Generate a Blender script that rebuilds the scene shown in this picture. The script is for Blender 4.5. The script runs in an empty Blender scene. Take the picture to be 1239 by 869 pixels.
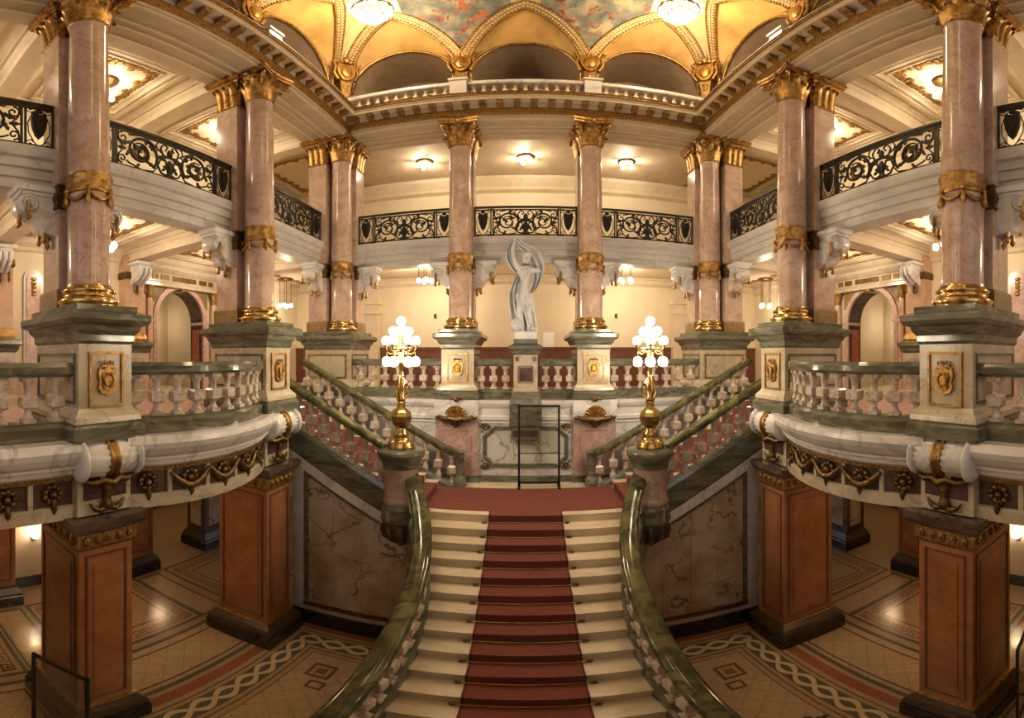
import bpy, bmesh, math, random
from mathutils import Vector, Matrix
random.seed(7)
sc = bpy.context.scene
COL = sc.collection
PI = math.pi
sin, cos, tan, atan2, sqrt = math.sin, math.cos, math.tan, math.atan2, math.sqrt

# ------------------------------------------------------------------ camera, world, exposure
EYE = 6.73                     # eye height above the ground floor (m)
cd = bpy.data.cameras.new('camera'); cam = bpy.data.objects.new('camera', cd); COL.objects.link(cam)
cd.type = 'PANO'
cd.panorama_type = 'EQUIRECTANGULAR'      # the photograph is a stitched spherical panorama, 500 px per radian
cd.longitude_min = -636/500; cd.longitude_max = 603/500
cd.latitude_min = -439/500; cd.latitude_max = 430/500
cam.location = (0, 0, EYE); cam.rotation_euler = (PI/2, 0, 0)
cd.clip_start = .05
sc.camera = cam
w = bpy.data.worlds.new('world'); sc.world = w; w.use_nodes = True
w.node_tree.nodes['Background'].inputs[0].default_value = (.90, .95, 1, 1)
w.node_tree.nodes['Background'].inputs[1].default_value = 1.35
sc.view_settings.view_transform = 'Standard'; sc.view_settings.look = 'None'
sc.view_settings.gamma = 1; sc.view_settings.use_curve_mapping = False
sc.view_settings.exposure = 0.38
try:
    sc.cycles.use_denoising = True
    sc.cycles.max_bounces = 7; sc.cycles.diffuse_bounces = 4; sc.cycles.glossy_bounces = 3
    sc.cycles.sample_clamp_indirect = 6; sc.cycles.caustics_reflective = False; sc.cycles.caustics_refractive = False
except Exception: pass

# ------------------------------------------------------------------ levels and lines of the hall (metres)
CL, YB = 5.2, 10.9             # column lines: sides at x = +-CL, back at y = YB
ROW = (2.93, 6.93)             # side columns between viewer and corner
BX = 1.733                     # back columns at x = +-BX
ZL = 3.45                      # stair landing
ZG = 5.5                       # first gallery floor
ZP = 5.6                       # foot of pedestals and balustrades
ZPT = 7.4                      # pedestal top
ZB0, ZB1 = 9.38, 10.1          # balcony beam
ZC0, ZC1 = 12.72, 13.6         # capitals
XW, YW = 9.9, 16.0             # outer walls
YF = -5.0                      # wall behind the viewer

# ------------------------------------------------------------------ materials
MATS = {}
def nt_new(name, rough=.5, metal=0., spec=.5):
    m = bpy.data.materials.new(name); m.use_nodes = True
    nt = m.node_tree; b = nt.nodes['Principled BSDF']
    b.inputs['Roughness'].default_value = rough; b.inputs['Metallic'].default_value = metal
    b.inputs['Specular IOR Level'].default_value = spec
    MATS[name] = m
    return m, nt, b
def N(nt, typ, **k):
    n = nt.nodes.new(typ)
    for a, v in k.items():
        if a in n.inputs: n.inputs[a].default_value = v
        else: setattr(n, a, v)
    return n
def pos(nt, scale=(1, 1, 1)):
    g = N(nt, 'ShaderNodeNewGeometry'); mp = N(nt, 'ShaderNodeMapping')
    mp.inputs['Scale'].default_value = scale
    nt.links.new(g.outputs['Position'], mp.inputs[0]); return mp.outputs[0]
def ramp(nt, src, stops):
    r = N(nt, 'ShaderNodeValToRGB'); el = r.color_ramp.elements
    while len(el) < len(stops): el.new(.5)
    for e, (p, c) in zip(el, stops):
        e.position = p; e.color = (c[0], c[1], c[2], 1)
    nt.links.new(src, r.inputs[0]); return r.outputs[0]
def noise(nt, vec, scale, detail=5, dist=0., rough=.55):
    n = N(nt, 'ShaderNodeTexNoise'); n.inputs['Scale'].default_value = scale; n.inputs['Detail'].default_value = detail
    n.inputs['Distortion'].default_value = dist; n.inputs['Roughness'].default_value = rough
    nt.links.new(vec, n.inputs['Vector']); return n.outputs[0]
def mixc(nt, fac, a, b, mode='MIX'):
    m = N(nt, 'ShaderNodeMix', data_type='RGBA', blend_type=mode)
    for s, i in ((fac, 0), (a, 6), (b, 7)):
        if hasattr(s, 'links') or hasattr(s, 'is_linked'): nt.links.new(s, m.inputs[i])
        elif i == 0: m.inputs[0].default_value = s
        else: m.inputs[i].default_value = (s[0], s[1], s[2], 1)
    return m.outputs[2]
def bump(nt, b, h, strength=.3, dist=.02):
    bp = N(nt, 'ShaderNodeBump'); bp.inputs['Strength'].default_value = strength; bp.inputs['Distance'].default_value = dist
    nt.links.new(h, bp.inputs['Height']); nt.links.new(bp.outputs[0], b.inputs['Normal'])
def marble(name, c1, c2, vein, scale=2., vs=1.6, vw=.05, rough=.2, stretch=(1, 1, 1), vamt=.8, dist=1.2, c3=None):
    m, nt, b = nt_new(name, rough)
    p = pos(nt, stretch)
    n1 = noise(nt, p, scale, 6, .6)
    stops = [(.35, c1), (.65, c2)] + ([(.78, c3)] if c3 else [])
    base = ramp(nt, n1, stops)
    n2 = noise(nt, p, vs, 7, dist)
    a = N(nt, 'ShaderNodeMath', operation='SUBTRACT'); a.inputs[1].default_value = .5; nt.links.new(n2, a.inputs[0])
    ab = N(nt, 'ShaderNodeMath', operation='ABSOLUTE'); nt.links.new(a.outputs[0], ab.inputs[0])
    f = ramp(nt, ab.outputs[0], [(0, (vamt,)*3), (vw*.3, (vamt*.8,)*3), (vw, (0, 0, 0))])
    nt.links.new(mixc(nt, f, base, vein), b.inputs['Base Color'])
    return m
def plain(name, c, rough=.6, metal=0., var=.15, scale=4., c2=None, bumpy=0., bscale=30.):
    m, nt, b = nt_new(name, rough, metal)
    p = pos(nt)
    n1 = noise(nt, p, scale, 5)
    c2 = c2 or tuple(x*(1-var*2) for x in c)
    nt.links.new(ramp(nt, n1, [(.3, c2), (.6, c)]), b.inputs['Base Color'])
    if bumpy: bump(nt, b, noise(nt, p, bscale, 4), bumpy, .03)
    return m
def glow(name, c, s):
    m, nt, b = nt_new(name, .3)
    b.inputs['Base Color'].default_value = (1, 1, 1, 1)
    b.inputs['Emission Color'].default_value = (*c, 1); b.inputs['Emission Strength'].default_value = s
    return m

marble('pink_marble', (.43, .29, .215), (.57, .42, .335), (.27, .12, .09), 1.8, 2.6, .03, .16, vamt=.45, dist=1.2, c3=(.62, .50, .43))
marble('green_marble', (.07, .070, .045), (.155, .150, .10), (.27, .26, .20), 2.0, 1.3, .05, .13, stretch=(.7, .7, 3), vamt=.45, c3=(.20, .145, .08))
marble('rail_marble', (.055, .06, .022), (.16, .15, .055), (.025, .027, .012), 2.6, 1.6, .10, .1, vamt=.8, c3=(.30, .235, .09))
marble('white_marble', (.62, .58, .55), (.76, .73, .69), (.34, .30, .29), 1.2, .8, .035, .24, vamt=.55)
marble('grey_marble', (.50, .47, .43), (.62, .59, .54), (.34, .31, .29), 1.3, 1.2, .03, .3, stretch=(.6, .6, 1.4), vamt=.4)
marble('ochre_marble', (.20, .12, .05), (.32, .21, .095), (.12, .06, .03), 2.5, 3., .03, .2, vamt=.5)
marble('cream_breccia', (.44, .365, .25), (.56, .48, .35), (.20, .11, .06), 2.2, 1.8, .014, .2, vamt=.5, dist=1.)
def cracked(name, c1, c2, c3, crack, scale=.9, width=.03, rough=.16):
    m, nt, b = nt_new(name, rough); p = pos(nt)
    base = ramp(nt, noise(nt, p, 1.1, 6, .4), [(.3, c3), (.5, c1), (.7, c2)])
    nz = N(nt, 'ShaderNodeTexNoise'); nz.inputs['Scale'].default_value = 2.2; nz.inputs['Detail'].default_value = 5; nt.links.new(p, nz.inputs['Vector'])
    ad = N(nt, 'ShaderNodeVectorMath', operation='MULTIPLY_ADD'); ad.inputs[1].default_value = (1.1, 1.1, 1.1); nt.links.new(nz.outputs[1], ad.inputs[0]); nt.links.new(p, ad.inputs[2])
    v = N(nt, 'ShaderNodeTexVoronoi', feature='DISTANCE_TO_EDGE'); v.inputs['Scale'].default_value = scale; nt.links.new(ad.outputs[0], v.inputs['Vector'])
    v2 = N(nt, 'ShaderNodeTexVoronoi', feature='DISTANCE_TO_EDGE'); v2.inputs['Scale'].default_value = scale*2.7; nt.links.new(ad.outputs[0], v2.inputs['Vector'])
    col = mixc(nt, ramp(nt, v2.outputs['Distance'], [(0, (.4,)*3), (width*.7, (0, 0, 0))]), base, crack)
    ff = mixc(nt, ramp(nt, noise(nt, p, .9, 3), [(.42, (0, 0, 0)), (.58, (1, 1, 1))]), (0, 0, 0), ramp(nt, v.outputs['Distance'], [(0, (.9,)*3), (width*.5, (.6,)*3), (width*1.6, (0, 0, 0))]))
    col = mixc(nt, ff, col, crack)
    nt.links.new(col, b.inputs['Base Color'])
cracked('slab_marble', (.46, .36, .25), (.58, .49, .38), (.33, .20, .11), (.095, .04, .022), 1.0, .03)
marble('panel_marble', (.55, .53, .45), (.68, .66, .58), (.19, .18, .10), 1.2, 1.7, .03, .2, vamt=.7, dist=.6)
marble('orange_marble', (.26, .105, .042), (.36, .16, .065), (.18, .06, .03), 1.3, 2.0, .02, .2, vamt=.4, dist=.8, c3=(.48, .25, .12))
marble('peach_marble', (.46, .27, .16), (.58, .37, .24), (.3, .14, .08), 1.6, 2.4, .025, .2, vamt=.4, c3=(.64, .46, .33))
marble('rose_marble', (.46, .30, .24), (.60, .42, .35), (.3, .12, .1), 4., 6., .06, .25, vamt=.5)
marble('red_marble', (.24, .06, .035), (.36, .11, .06), (.5, .3, .2), 2., 2.4, .02, .2, vamt=.5)
marble('purple_marble', (.06, .025, .03), (.11, .05, .05), (.2, .1, .1), 3., 3., .02, .2, vamt=.4)
marble('baluster_marble', (.48, .40, .32), (.66, .58, .48), (.30, .15, .10), 3., 4., .05, .2, vamt=.6, c3=(.40, .44, .42))
marble('black_granite', (.010, .010, .009), (.03, .028, .022), (.06, .05, .03), 12., 9., .02, .15, vamt=.4)
marble('dark_stone', (.055, .034, .026), (.11, .07, .055), (.2, .13, .1), 3., 3., .03, .2, vamt=.4)
marble('step_stone', (.58, .48, .33), (.70, .60, .43), (.45, .36, .25), 1.5, 2., .03, .32, stretch=(.4, 1, 1), vamt=.4)
marble('statue_marble', (.50, .51, .52), (.64, .63, .62), (.33, .35, .38), 3.5, 2.5, .05, .35, vamt=.5)
plain('gold', (.50, .285, .085), .3, .85, scale=11., c2=(.17, .085, .022), bumpy=.25, bscale=40)
plain('gold_relief', (.42, .235, .065), .4, .75, scale=26., c2=(.07, .033, .010), bumpy=.9, bscale=34)
plain('bronze', (.20, .115, .04), .36, .8, scale=14., c2=(.055, .03, .012), bumpy=.4, bscale=30)
plain('brass', (.62, .42, .16), .2, .95, c2=(.32, .19, .06), scale=8.)
plain('brown_granite', (.075, .045, .022), .3, c2=(.03, .018, .01), scale=18.)
plain('iron', (.030, .026, .020), .42, .6, scale=12., c2=(.012, .012, .010))
plain('cream_plaster', (.70, .58, .41), .65, var=.06)
plain('wall_plaster', (.76, .65, .46), .7, var=.04, scale=1.5)
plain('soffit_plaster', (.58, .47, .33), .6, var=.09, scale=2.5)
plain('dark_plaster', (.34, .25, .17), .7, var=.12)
plain('gold_plaster', (.56, .34, .10), .5, var=.14, scale=1.2, c2=(.36, .19, .045))
plain('vault_plaster', (.74, .58, .30), .5, var=.1, scale=3.)
plain('carpet', (.18, .046, .029), .9, var=.12, scale=20., bumpy=.3, bscale=200)
plain('carpet_edge', (.10, .02, .012), .9)
plain('black_paint', (.010, .010, .010), .4)
plain('paper', (.9, .9, .88), .6, var=.01)
plain('sensor', (.03, .025, .02), .5)
plain('wood_trim', (.16, .06, .03), .35, var=.15)
plain('door_dark', (.05, .03, .022), .5)
glow('globe', (1, .86, .62), 9.)
glow('bulb', (1, .80, .50), 14.)
m, nt, b = nt_new('glass', .02)
tr = N(nt, 'ShaderNodeBsdfTransparent'); gl = N(nt, 'ShaderNodeBsdfGlossy'); gl.inputs['Roughness'].default_value = .02; mx = N(nt, 'ShaderNodeMixShader'); mx.inputs[0].default_value = .07
tr.inputs[0].default_value = (.95, .97, .96, 1)
nt.links.new(tr.outputs[0], mx.inputs[1]); nt.links.new(gl.outputs[0], mx.inputs[2]); nt.links.new(mx.outputs[0], nt.nodes['Material Output'].inputs[0])
m, nt, b = nt_new('tinted_panel', .1); b.inputs['Base Color'].default_value = (.30, .26, .22, 1); b.inputs['Alpha'].default_value = .35
m, nt, b = nt_new('crystal', .05); b.inputs['Base Color'].default_value = (1, .93, .8, 1)
b.inputs['Emission Color'].default_value = (1, .82, .5, 1); b.inputs['Emission Strength'].default_value = 4.
# mosaic floor: small tesserae in beige with a faint diagonal lattice
def mosaic(name, c1, c2, grout, lattice=True):
    m, nt, b = nt_new(name, .17)
    p = pos(nt)
    v = N(nt, 'ShaderNodeTexVoronoi'); v.inputs['Scale'].default_value = 42; nt.links.new(p, v.inputs['Vector'])
    base = ramp(nt, v.outputs['Color'], [(.2, c2), (.8, c1)])
    n1 = noise(nt, p, 1.3, 4)
    base = mixc(nt, ramp(nt, n1, [(.4, (0, 0, 0)), (.7, (.55,)*3)]), base, tuple(x*.72 for x in c1))
    if lattice:
        mp = N(nt, 'ShaderNodeMapping'); mp.inputs['Rotation'].default_value = (0, 0, PI/4)
        nt.links.new(p, mp.inputs[0])
        bk = N(nt, 'ShaderNodeTexBrick'); bk.offset = 0; bk.inputs['Scale'].default_value = 3.2
        bk.inputs['Brick Width'].default_value = 1; bk.inputs['Row Height'].default_value = 1; bk.inputs['Mortar Size'].default_value = .07
        bk.inputs['Mortar Smooth'].default_value = .6
        nt.links.new(mp.outputs[0], bk.inputs['Vector'])
        f = ramp(nt, bk.outputs['Fac'], [(0, (0, 0, 0)), (1, (.5, .5, .5))])
        base = mixc(nt, f, base, grout)
    nt.links.new(base, b.inputs['Base Color'])
mosaic('mosaic_beige', (.48, .35, .205), (.36, .25, .14), (.27, .19, .12))
mosaic('mosaic_sand', (.40, .28, .16), (.30, .20, .11), (.27, .19, .12), False)
mosaic('mosaic_red', (.30, .12, .055), (.21, .08, .035), (0, 0, 0), False)
mosaic('mosaic_grey', (.13, .115, .075), (.085, .07, .045), (0, 0, 0), False)
mosaic('mosaic_brown', (.20, .10, .04), (.13, .06, .025), (0, 0, 0), False)
mosaic('mosaic_cream', (.62, .48, .29), (.50, .37, .20), (0, 0, 0), False)
# painted spandrels: clouded grey-blue ground with terracotta flourishes
m, nt, b = nt_new('fresco', .6)
p = pos(nt)
bg = ramp(nt, noise(nt, p, 2.2, 6), [(.35, (.09, .11, .10)), (.5, (.21, .21, .17)), (.62, (.42, .34, .2))])
f = ramp(nt, noise(nt, p, 1.7, 3, 1.5), [(.55, (0, 0, 0)), (.575, (1, 1, 1))])
fig = ramp(nt, noise(nt, p, 5, 4), [(.35, (.16, .03, .015)), (.6, (.45, .14, .06))])
nt.links.new(mixc(nt, f, bg, fig), b.inputs['Base Color'])

# ------------------------------------------------------------------ mesh builder
class MB:
    def __init__(s): s.v = []; s.f = []; s.sm = []
    def add(s, vs, fs, smooth=False, M=None):
        o = len(s.v)
        s.v += [tuple(M @ Vector(q)) for q in vs] if M else [tuple(q) for q in vs]
        s.f += [tuple(o+i for i in fc) for fc in fs]; s.sm += [smooth]*len(fs)
        return s
    def box(s, x0, x1, y0, y1, z0, z1, M=None):
        return s.add([(x0,y0,z0),(x1,y0,z0),(x1,y1,z0),(x0,y1,z0),(x0,y0,z1),(x1,y0,z1),(x1,y1,z1),(x0,y1,z1)],
              [(0,3,2,1),(4,5,6,7),(0,1,5,4),(1,2,6,5),(2,3,7,6),(3,0,4,7)], False, M)
    def lathe(s, prof, n=16, smooth=True, M=None, flute=0., cap=True):
        vs = []; fs = []
        for r, z in prof:
            for i in range(n):
                a = 2*PI*i/n; rr = r*(1-flute*(i % 2))
                vs.append((rr*cos(a), rr*sin(a), z))
        k = len(prof)
        for j in range(k-1):
            for i in range(n):
                i2 = (i+1) % n
                fs.append((j*n+i, j*n+i2, (j+1)*n+i2, (j+1)*n+i))
        s.add(vs, fs, smooth, M)
        if cap:
            s.add(vs[:n], [tuple(range(n-1, -1, -1))], False, M)
            s.add(vs[-n:], [tuple(range(n))], False, M)
        return s
    def plathe(s, poly, prof, M=None):            # polygon (ccw) offset by d at height z
        n = len(poly); rings = []
        def off(d):
            out = []
            for i in range(n):
                a, b_, c = Vector(poly[i-1]), Vector(poly[i]), Vector(poly[(i+1) % n])
                e1 = (b_-a).normalized(); e2 = (c-b_).normalized()
                n1 = Vector((e1.y, -e1.x)); n2 = Vector((e2.y, -e2.x))
                out.append(b_+(n1+n2)*(d/(1+n1.dot(n2))))
            return out
        vs = []; fs = []
        for d, z in prof: vs += [(q.x, q.y, z) for q in off(d)]
        for j in range(len(prof)-1):
            for i in range(n):
                i2 = (i+1) % n; fs.append((j*n+i, j*n+i2, (j+1)*n+i2, (j+1)*n+i))
        k = len(prof)-1
        fs += [tuple(range(n-1, -1, -1)), tuple(k*n+i for i in range(n))]
        return s.add(vs, fs, False, M)
    def rect(s, x0, x1, y0, y1, prof, M=None):
        return s.plathe([(x0,y0),(x1,y0),(x1,y1),(x0,y1)], prof, M)
    def sweep(s, prof, pts, smooth=False, closed=True, M=None, up=True):
        # prof: (lateral, z); lateral positive = left of the walking direction; mitred corners
        P = [Vector(q) for q in pts]; n = len(P); k = len(prof); vs = []
        for i, q in enumerate(P):
            d1 = (P[i]-P[i-1]) if i else (P[1]-P[0]); d2 = (P[i+1]-P[i]) if i < n-1 else d1
            a = Vector((d1.x, d1.y)); c = Vector((d2.x, d2.y))
            a = a.normalized() if a.length > 1e-6 else c.normalized(); c = c.normalized() if c.length > 1e-6 else a
            n1 = Vector((-a.y, a.x)); n2 = Vector((-c.y, c.x)); l = (n1+n2)/(1+n1.dot(n2))
            for u, z in prof: vs.append((q.x+l.x*u, q.y+l.y*u, q.z+z))
        fs = []
        for i in range(n-1):
            for j in range(k if closed else k-1):
                j2 = (j+1) % k; fs.append((i*k+j, i*k+j2, (i+1)*k+j2, (i+1)*k+j))
        s.add(vs, fs, smooth, M)
        if closed: s.add(vs[:k], [tuple(range(k))], False, M); s.add(vs[-k:], [tuple(range(k-1, -1, -1))], False, M)
        return s
    def tube(s, pts, r, n=5, M=None, smooth=True, cap=True):
        P = [Vector(q) for q in pts]; m_ = len(P); vs = []
        rr = r if isinstance(r, (list, tuple)) else [r]*m_
        t0 = (P[1]-P[0]).normalized(); ref = Vector((0, 0, 1)) if abs(t0.z) < .9 else Vector((1, 0, 0))
        nrm = t0.cross(ref).normalized()
        for i in range(m_):
            t = (P[min(i+1, m_-1)]-P[max(i-1, 0)])
            t = t.normalized() if t.length > 1e-9 else t0
            nrm = (nrm-t*nrm.dot(t)); nrm = nrm.normalized() if nrm.length > 1e-6 else t.orthogonal().normalized()
            bn = t.cross(nrm)
            for j in range(n):
                a = 2*PI*j/n; vs.append(P[i]+(nrm*cos(a)+bn*sin(a))*rr[i])
        fs = [(i*n+j, i*n+(j+1) % n, (i+1)*n+(j+1) % n, (i+1)*n+j) for i in range(m_-1) for j in range(n)]
        s.add(vs, fs, smooth, M)
        if cap: s.add(vs[:n], [tuple(range(n-1, -1, -1))], False, M); s.add(vs[-n:], [tuple(range(n))], False, M)
        return s
    def prism(s, poly, d0, d1, axis='y', M=None):     # poly in the plane normal to axis
        def mk(u, v_, d): return {'y': (u, d, v_), 'x': (d, u, v_), 'z': (u, v_, d)}[axis]
        n = len(poly)
        vs = [mk(u, v_, d0) for u, v_ in poly]+[mk(u, v_, d1) for u, v_ in poly]
        fs = [tuple(range(n)), tuple(range(2*n-1, n-1, -1))]+[(i, n+i, n+(i+1) % n, (i+1) % n) for i in range(n)]
        return s.add(vs, fs, False, M)
    def sphere(s, c, r, n=10, m=7, M=None):
        rx, ry, rz = r if isinstance(r, (tuple, list)) else (r, r, r)
        vs = [(c[0], c[1], c[2]-rz)]
        for j in range(1, m):
            b_ = -PI/2+PI*j/m
            for i in range(n):
                a = 2*PI*i/n; vs.append((c[0]+rx*cos(b_)*cos(a), c[1]+ry*cos(b_)*sin(a), c[2]+rz*sin(b_)))
        vs.append((c[0], c[1], c[2]+rz)); L = len(vs)-1; fs = []
        for i in range(n):
            i2 = (i+1) % n
            fs.append((0, 1+i2, 1+i)); fs.append((L, L-n+i, L-n+i2))
            for j in range(m-2): fs.append((1+j*n+i, 1+j*n+i2, 1+(j+1)*n+i2, 1+(j+1)*n+i))
        return s.add(vs, fs, True, M)
    def grid(s, rows, smooth=True, M=None):           # list of rows of points
        n = len(rows[0]); vs = [q for r in rows for q in r]
        fs = [(j*n+i, j*n+i+1, (j+1)*n+i+1, (j+1)*n+i) for j in range(len(rows)-1) for i in range(n-1)]
        return s.add(vs, fs, smooth, M)
    def frame(s, x0, x1, z0, z1, t, d0, d1, M=None):   # rectangular ring facing -y
        s.box(x0, x1, d0, d1, z0, z0+t, M); s.box(x0, x1, d0, d1, z1-t, z1, M)
        s.box(x0, x0+t, d0, d1, z0+t, z1-t, M); return s.box(x1-t, x1, d0, d1, z0+t, z1-t, M)
    def mesh(s, name, mat):
        me = bpy.data.meshes.new(name); me.from_pydata(s.v, [], s.f); me.materials.append(MATS[mat])
        me.polygons.foreach_set('use_smooth', s.sm)
        bm = bmesh.new(); bm.from_mesh(me); bmesh.ops.recalc_face_normals(bm, faces=bm.faces); bm.to_mesh(me); bm.free()
        me.update(); return me
def T(x=0, y=0, z=0, rz=0, rx=0, ry=0, s=1):
    M = Matrix.Translation((x, y, z)) @ Matrix.Rotation(rz, 4, 'Z') @ Matrix.Rotation(ry, 4, 'Y') @ Matrix.Rotation(rx, 4, 'X')
    sx = s if isinstance(s, (tuple, list)) else (s, s, s)
    return M @ Matrix.Diagonal((*sx, 1))
def ob(name, mb, mat, parent=None, loc=(0, 0, 0), rz=0, scale=None, rx=0, ry=0):
    me = mb if isinstance(mb, bpy.types.Mesh) else mb.mesh(name, mat)
    o = bpy.data.objects.new(name, me); COL.objects.link(o)
    o.location = loc; o.rotation_euler = (rx, ry, rz)
    if scale: o.scale = scale if isinstance(scale, (tuple, list)) else (scale,)*3
    if parent: o.parent = parent
    return o
def wob(name, mb, mat, root, **k):                   # part given in world coordinates, root unrotated
    return ob(name, mb, mat, root, tuple(-c for c in root.location), **k)
def tag(o, label, cat, group=None, kind=None):
    o['label'] = label; o['category'] = cat
    if group: o['group'] = group
    if kind: o['kind'] = kind
    return o
def thing(name, label, cat, loc=(0, 0, 0), rz=0, group=None, kind=None):
    o = bpy.data.objects.new(name, None); COL.objects.link(o); o.empty_display_size = .2
    o.location = loc; o.rotation_euler = (0, 0, rz); return tag(o, label, cat, group, kind)
def lamp(parent, loc, power, rad=.12, col=(1, .83, .60), name='lamp_light'):
    l = bpy.data.lights.new(name, 'POINT'); l.energy = power; l.color = col; l.shadow_soft_size = rad
    o = bpy.data.objects.new(name, l); COL.objects.link(o); o.location = loc; o.parent = parent; return o
RZ = {'left': PI/2, 'right': -PI/2, 'back': 0}
def side_loc(side, a):                                # point on a column line: a = distance from viewer (sides) or x (back)
    return {'left': (-CL, a, 0), 'right': (CL, a, 0), 'back': (a, YB, 0)}[side]
SGN = {'left': -1, 'right': 1}

# ================================================================== SETTING: floors, walls, ceilings
def slab(name, label, boxes, mat, cat='floor'):
    mb = MB()
    for q in boxes: mb.box(*q)
    return tag(ob(name, mb, mat), label, cat, kind='structure')
floor = slab('floor', 'beige mosaic ground floor with inlaid borders around the stair', [(-15, 15, YF-.3, 19, -.3, 0)], 'mosaic_sand')
for side in ('left', 'right'):
    s = SGN[side]
    X = lambda a, b: (min(s*a, s*b), max(s*a, s*b))
    slab('floor_gallery_'+side, 'gallery floor slab above the %s ground floor pillars' % side,
         [(*X(5.92, XW), YF, YW, 5.05, ZG), (*X(4.95, 5.92), YF, 7.72, 5.05, ZG), (*X(4.95, 5.92), 10.06, YW, 5.05, ZG)], 'rose_marble')
    slab('ceiling_ground_'+side, 'cream plaster underside of the %s gallery over the ground floor' % side,
         [(*X(5.3, 14.5), YF, 7.7, 4.75, 5.04), (*X(6.0, 14.5), 7.7, YW, 4.75, 5.04)], 'cream_plaster', 'ceiling')
    slab('floor_balcony_'+side, 'upper balcony floor slab on the %s' % side, [(*X(5.76, XW), YF, YW, 9.86, ZB1)], 'cream_plaster')
    # gallery outer wall with arched doorway
    yc, ra, zs = 8.95, 1.0, 7.85
    mb = MB()
    mb.box(*X(XW, XW+.5), YF, yc-ra, ZG, ZB1); mb.box(*X(XW, XW+.5), yc+ra, YW, ZG, ZB1)
    arc = [(yc-ra, ZB1), (yc-ra, zs)]+[(yc-ra*cos(PI*i/16), zs+ra*sin(PI*i/16)) for i in range(1, 16)]+[(yc+ra, zs), (yc+ra, ZB1)]
    mb.prism(arc, s*XW, s*(XW+.5), 'x')
    mb.box(*X(XW, XW+.5), YF, YW, ZB1, 14.6)
    tag(ob('wall_'+side, mb, 'wall_plaster'), 'cream plaster outer wall of the %s galleries with arched doorway' % side, 'wall', kind='structure')
    mb = MB(); mb.box(*X(XW+.5, XW+3.2), yc-2.2, yc-2.1, ZG-.2, 9.6); mb.box(*X(XW+.5, XW+3.2), yc+2.1, yc+2.2, ZG-.2, 9.6)
    mb.box(*X(XW+3.1, XW+3.2), yc-2.2, yc+2.2, ZG-.2, 9.6); mb.box(*X(XW+.5, XW+3.2), yc-2.2, yc+2.2, 9.5, 9.6); mb.box(*X(XW, XW+3.2), yc-2.2, yc+2.2, 5.04, ZG)
    tag(ob('wall_lobby_'+side, mb, 'wall_plaster'), 'cream lobby walls seen through the %s arched doorway' % side, 'wall', kind='structure')
    # ground floor outer wall with opening in the far bay
    mb = MB(); mb.box(*X(10.1, 10.5), YF, 7.3, 0, 4.76); mb.box(*X(10.1, 10.5), 10.3, YW+1, 0, 4.76)
    mb.box(*X(13.6, 13.9), 6., 16, 0, 4.76); mb.box(*X(10.5, 13.6), 6.9, 7.1, 0, 4.76); mb.box(*X(10.5, 13.6), 13.8, 14, 0, 4.76)
    mb.box(*X(2.5, 13.6), YW+.6, YW+.9, 0, 5.05)
    tag(ob('wall_ground_'+side, mb, 'wall_plaster'), 'cream ground floor wall behind the %s pillars' % side, 'wall', kind='structure')
    mb = MB(); mb.box(*X(10.02, 10.1), YF, 7.3, 0, .32); mb.box(*X(13.5, 13.6), 7.1, 13.8, 0, .25)
    tag(ob('baseboard_ground_'+side, mb, 'black_granite'), 'black stone skirting along the %s ground floor wall' % side, 'baseboard', kind='structure')
slab('floor_gallery_back', 'gallery floor slab behind the statue', [(-4.95, 4.95, 10.5, YW, 5.05, ZG)], 'rose_marble')
slab('floor_balcony_back', 'upper balcony floor slab across the back of the hall', [(-5.76, 5.76, YB+.56, YW, 9.86, ZB1)], 'cream_plaster')
mb = MB(); mb.box(-XW-.5, XW+.5, YW, YW+.4, ZG, 14.6)
tag(ob('wall_back', mb, 'wall_plaster'), 'cream back wall of both galleries behind the columns', 'wall', kind='structure')
mb = MB(); mb.box(-15, 15, YF-.4, YF, 0, 6.2); mb.box(-15, 15, YF-.4, YF, 12, 20)
for a, b_ in ((-15, -4.3), (-2.1, -1.1), (1.1, 2.1), (4.3, 15)): mb.box(a, b_, YF-.4, YF, 6.2, 12)
tag(ob('wall_front', mb, 'wall_plaster'), 'cream wall behind the viewer', 'wall', kind='structure')
mb = MB(); mb.sweep([(0, 0), (.05, .06), (.14, .1), (.2, .24), (.28, .28), (.28, .34), (0, .34)], [(XW, YW, 9.5), (-XW, YW, 9.5)])
mb.sweep([(0, 0), (.06, .05), (.16, .1), (.2, .22), (.42, .5), (.46, .62), (0, .62)], [(XW, YW, 13.36), (-XW, YW, 13.36)])
tag(ob('trim_1', mb, 'cream_plaster'), 'cream crown mouldings along the back gallery wall', 'moulding', kind='structure')
mb = MB(); mb.box(-XW, XW, YW-.06, YW, ZG, 6.95); mb.box(-XW, XW, YW-.1, YW, 6.95, 7.05)
tag(ob('trim_2', mb, 'wood_trim'), 'dark red wainscot along the back gallery wall', 'wainscot', kind='structure')
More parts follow.
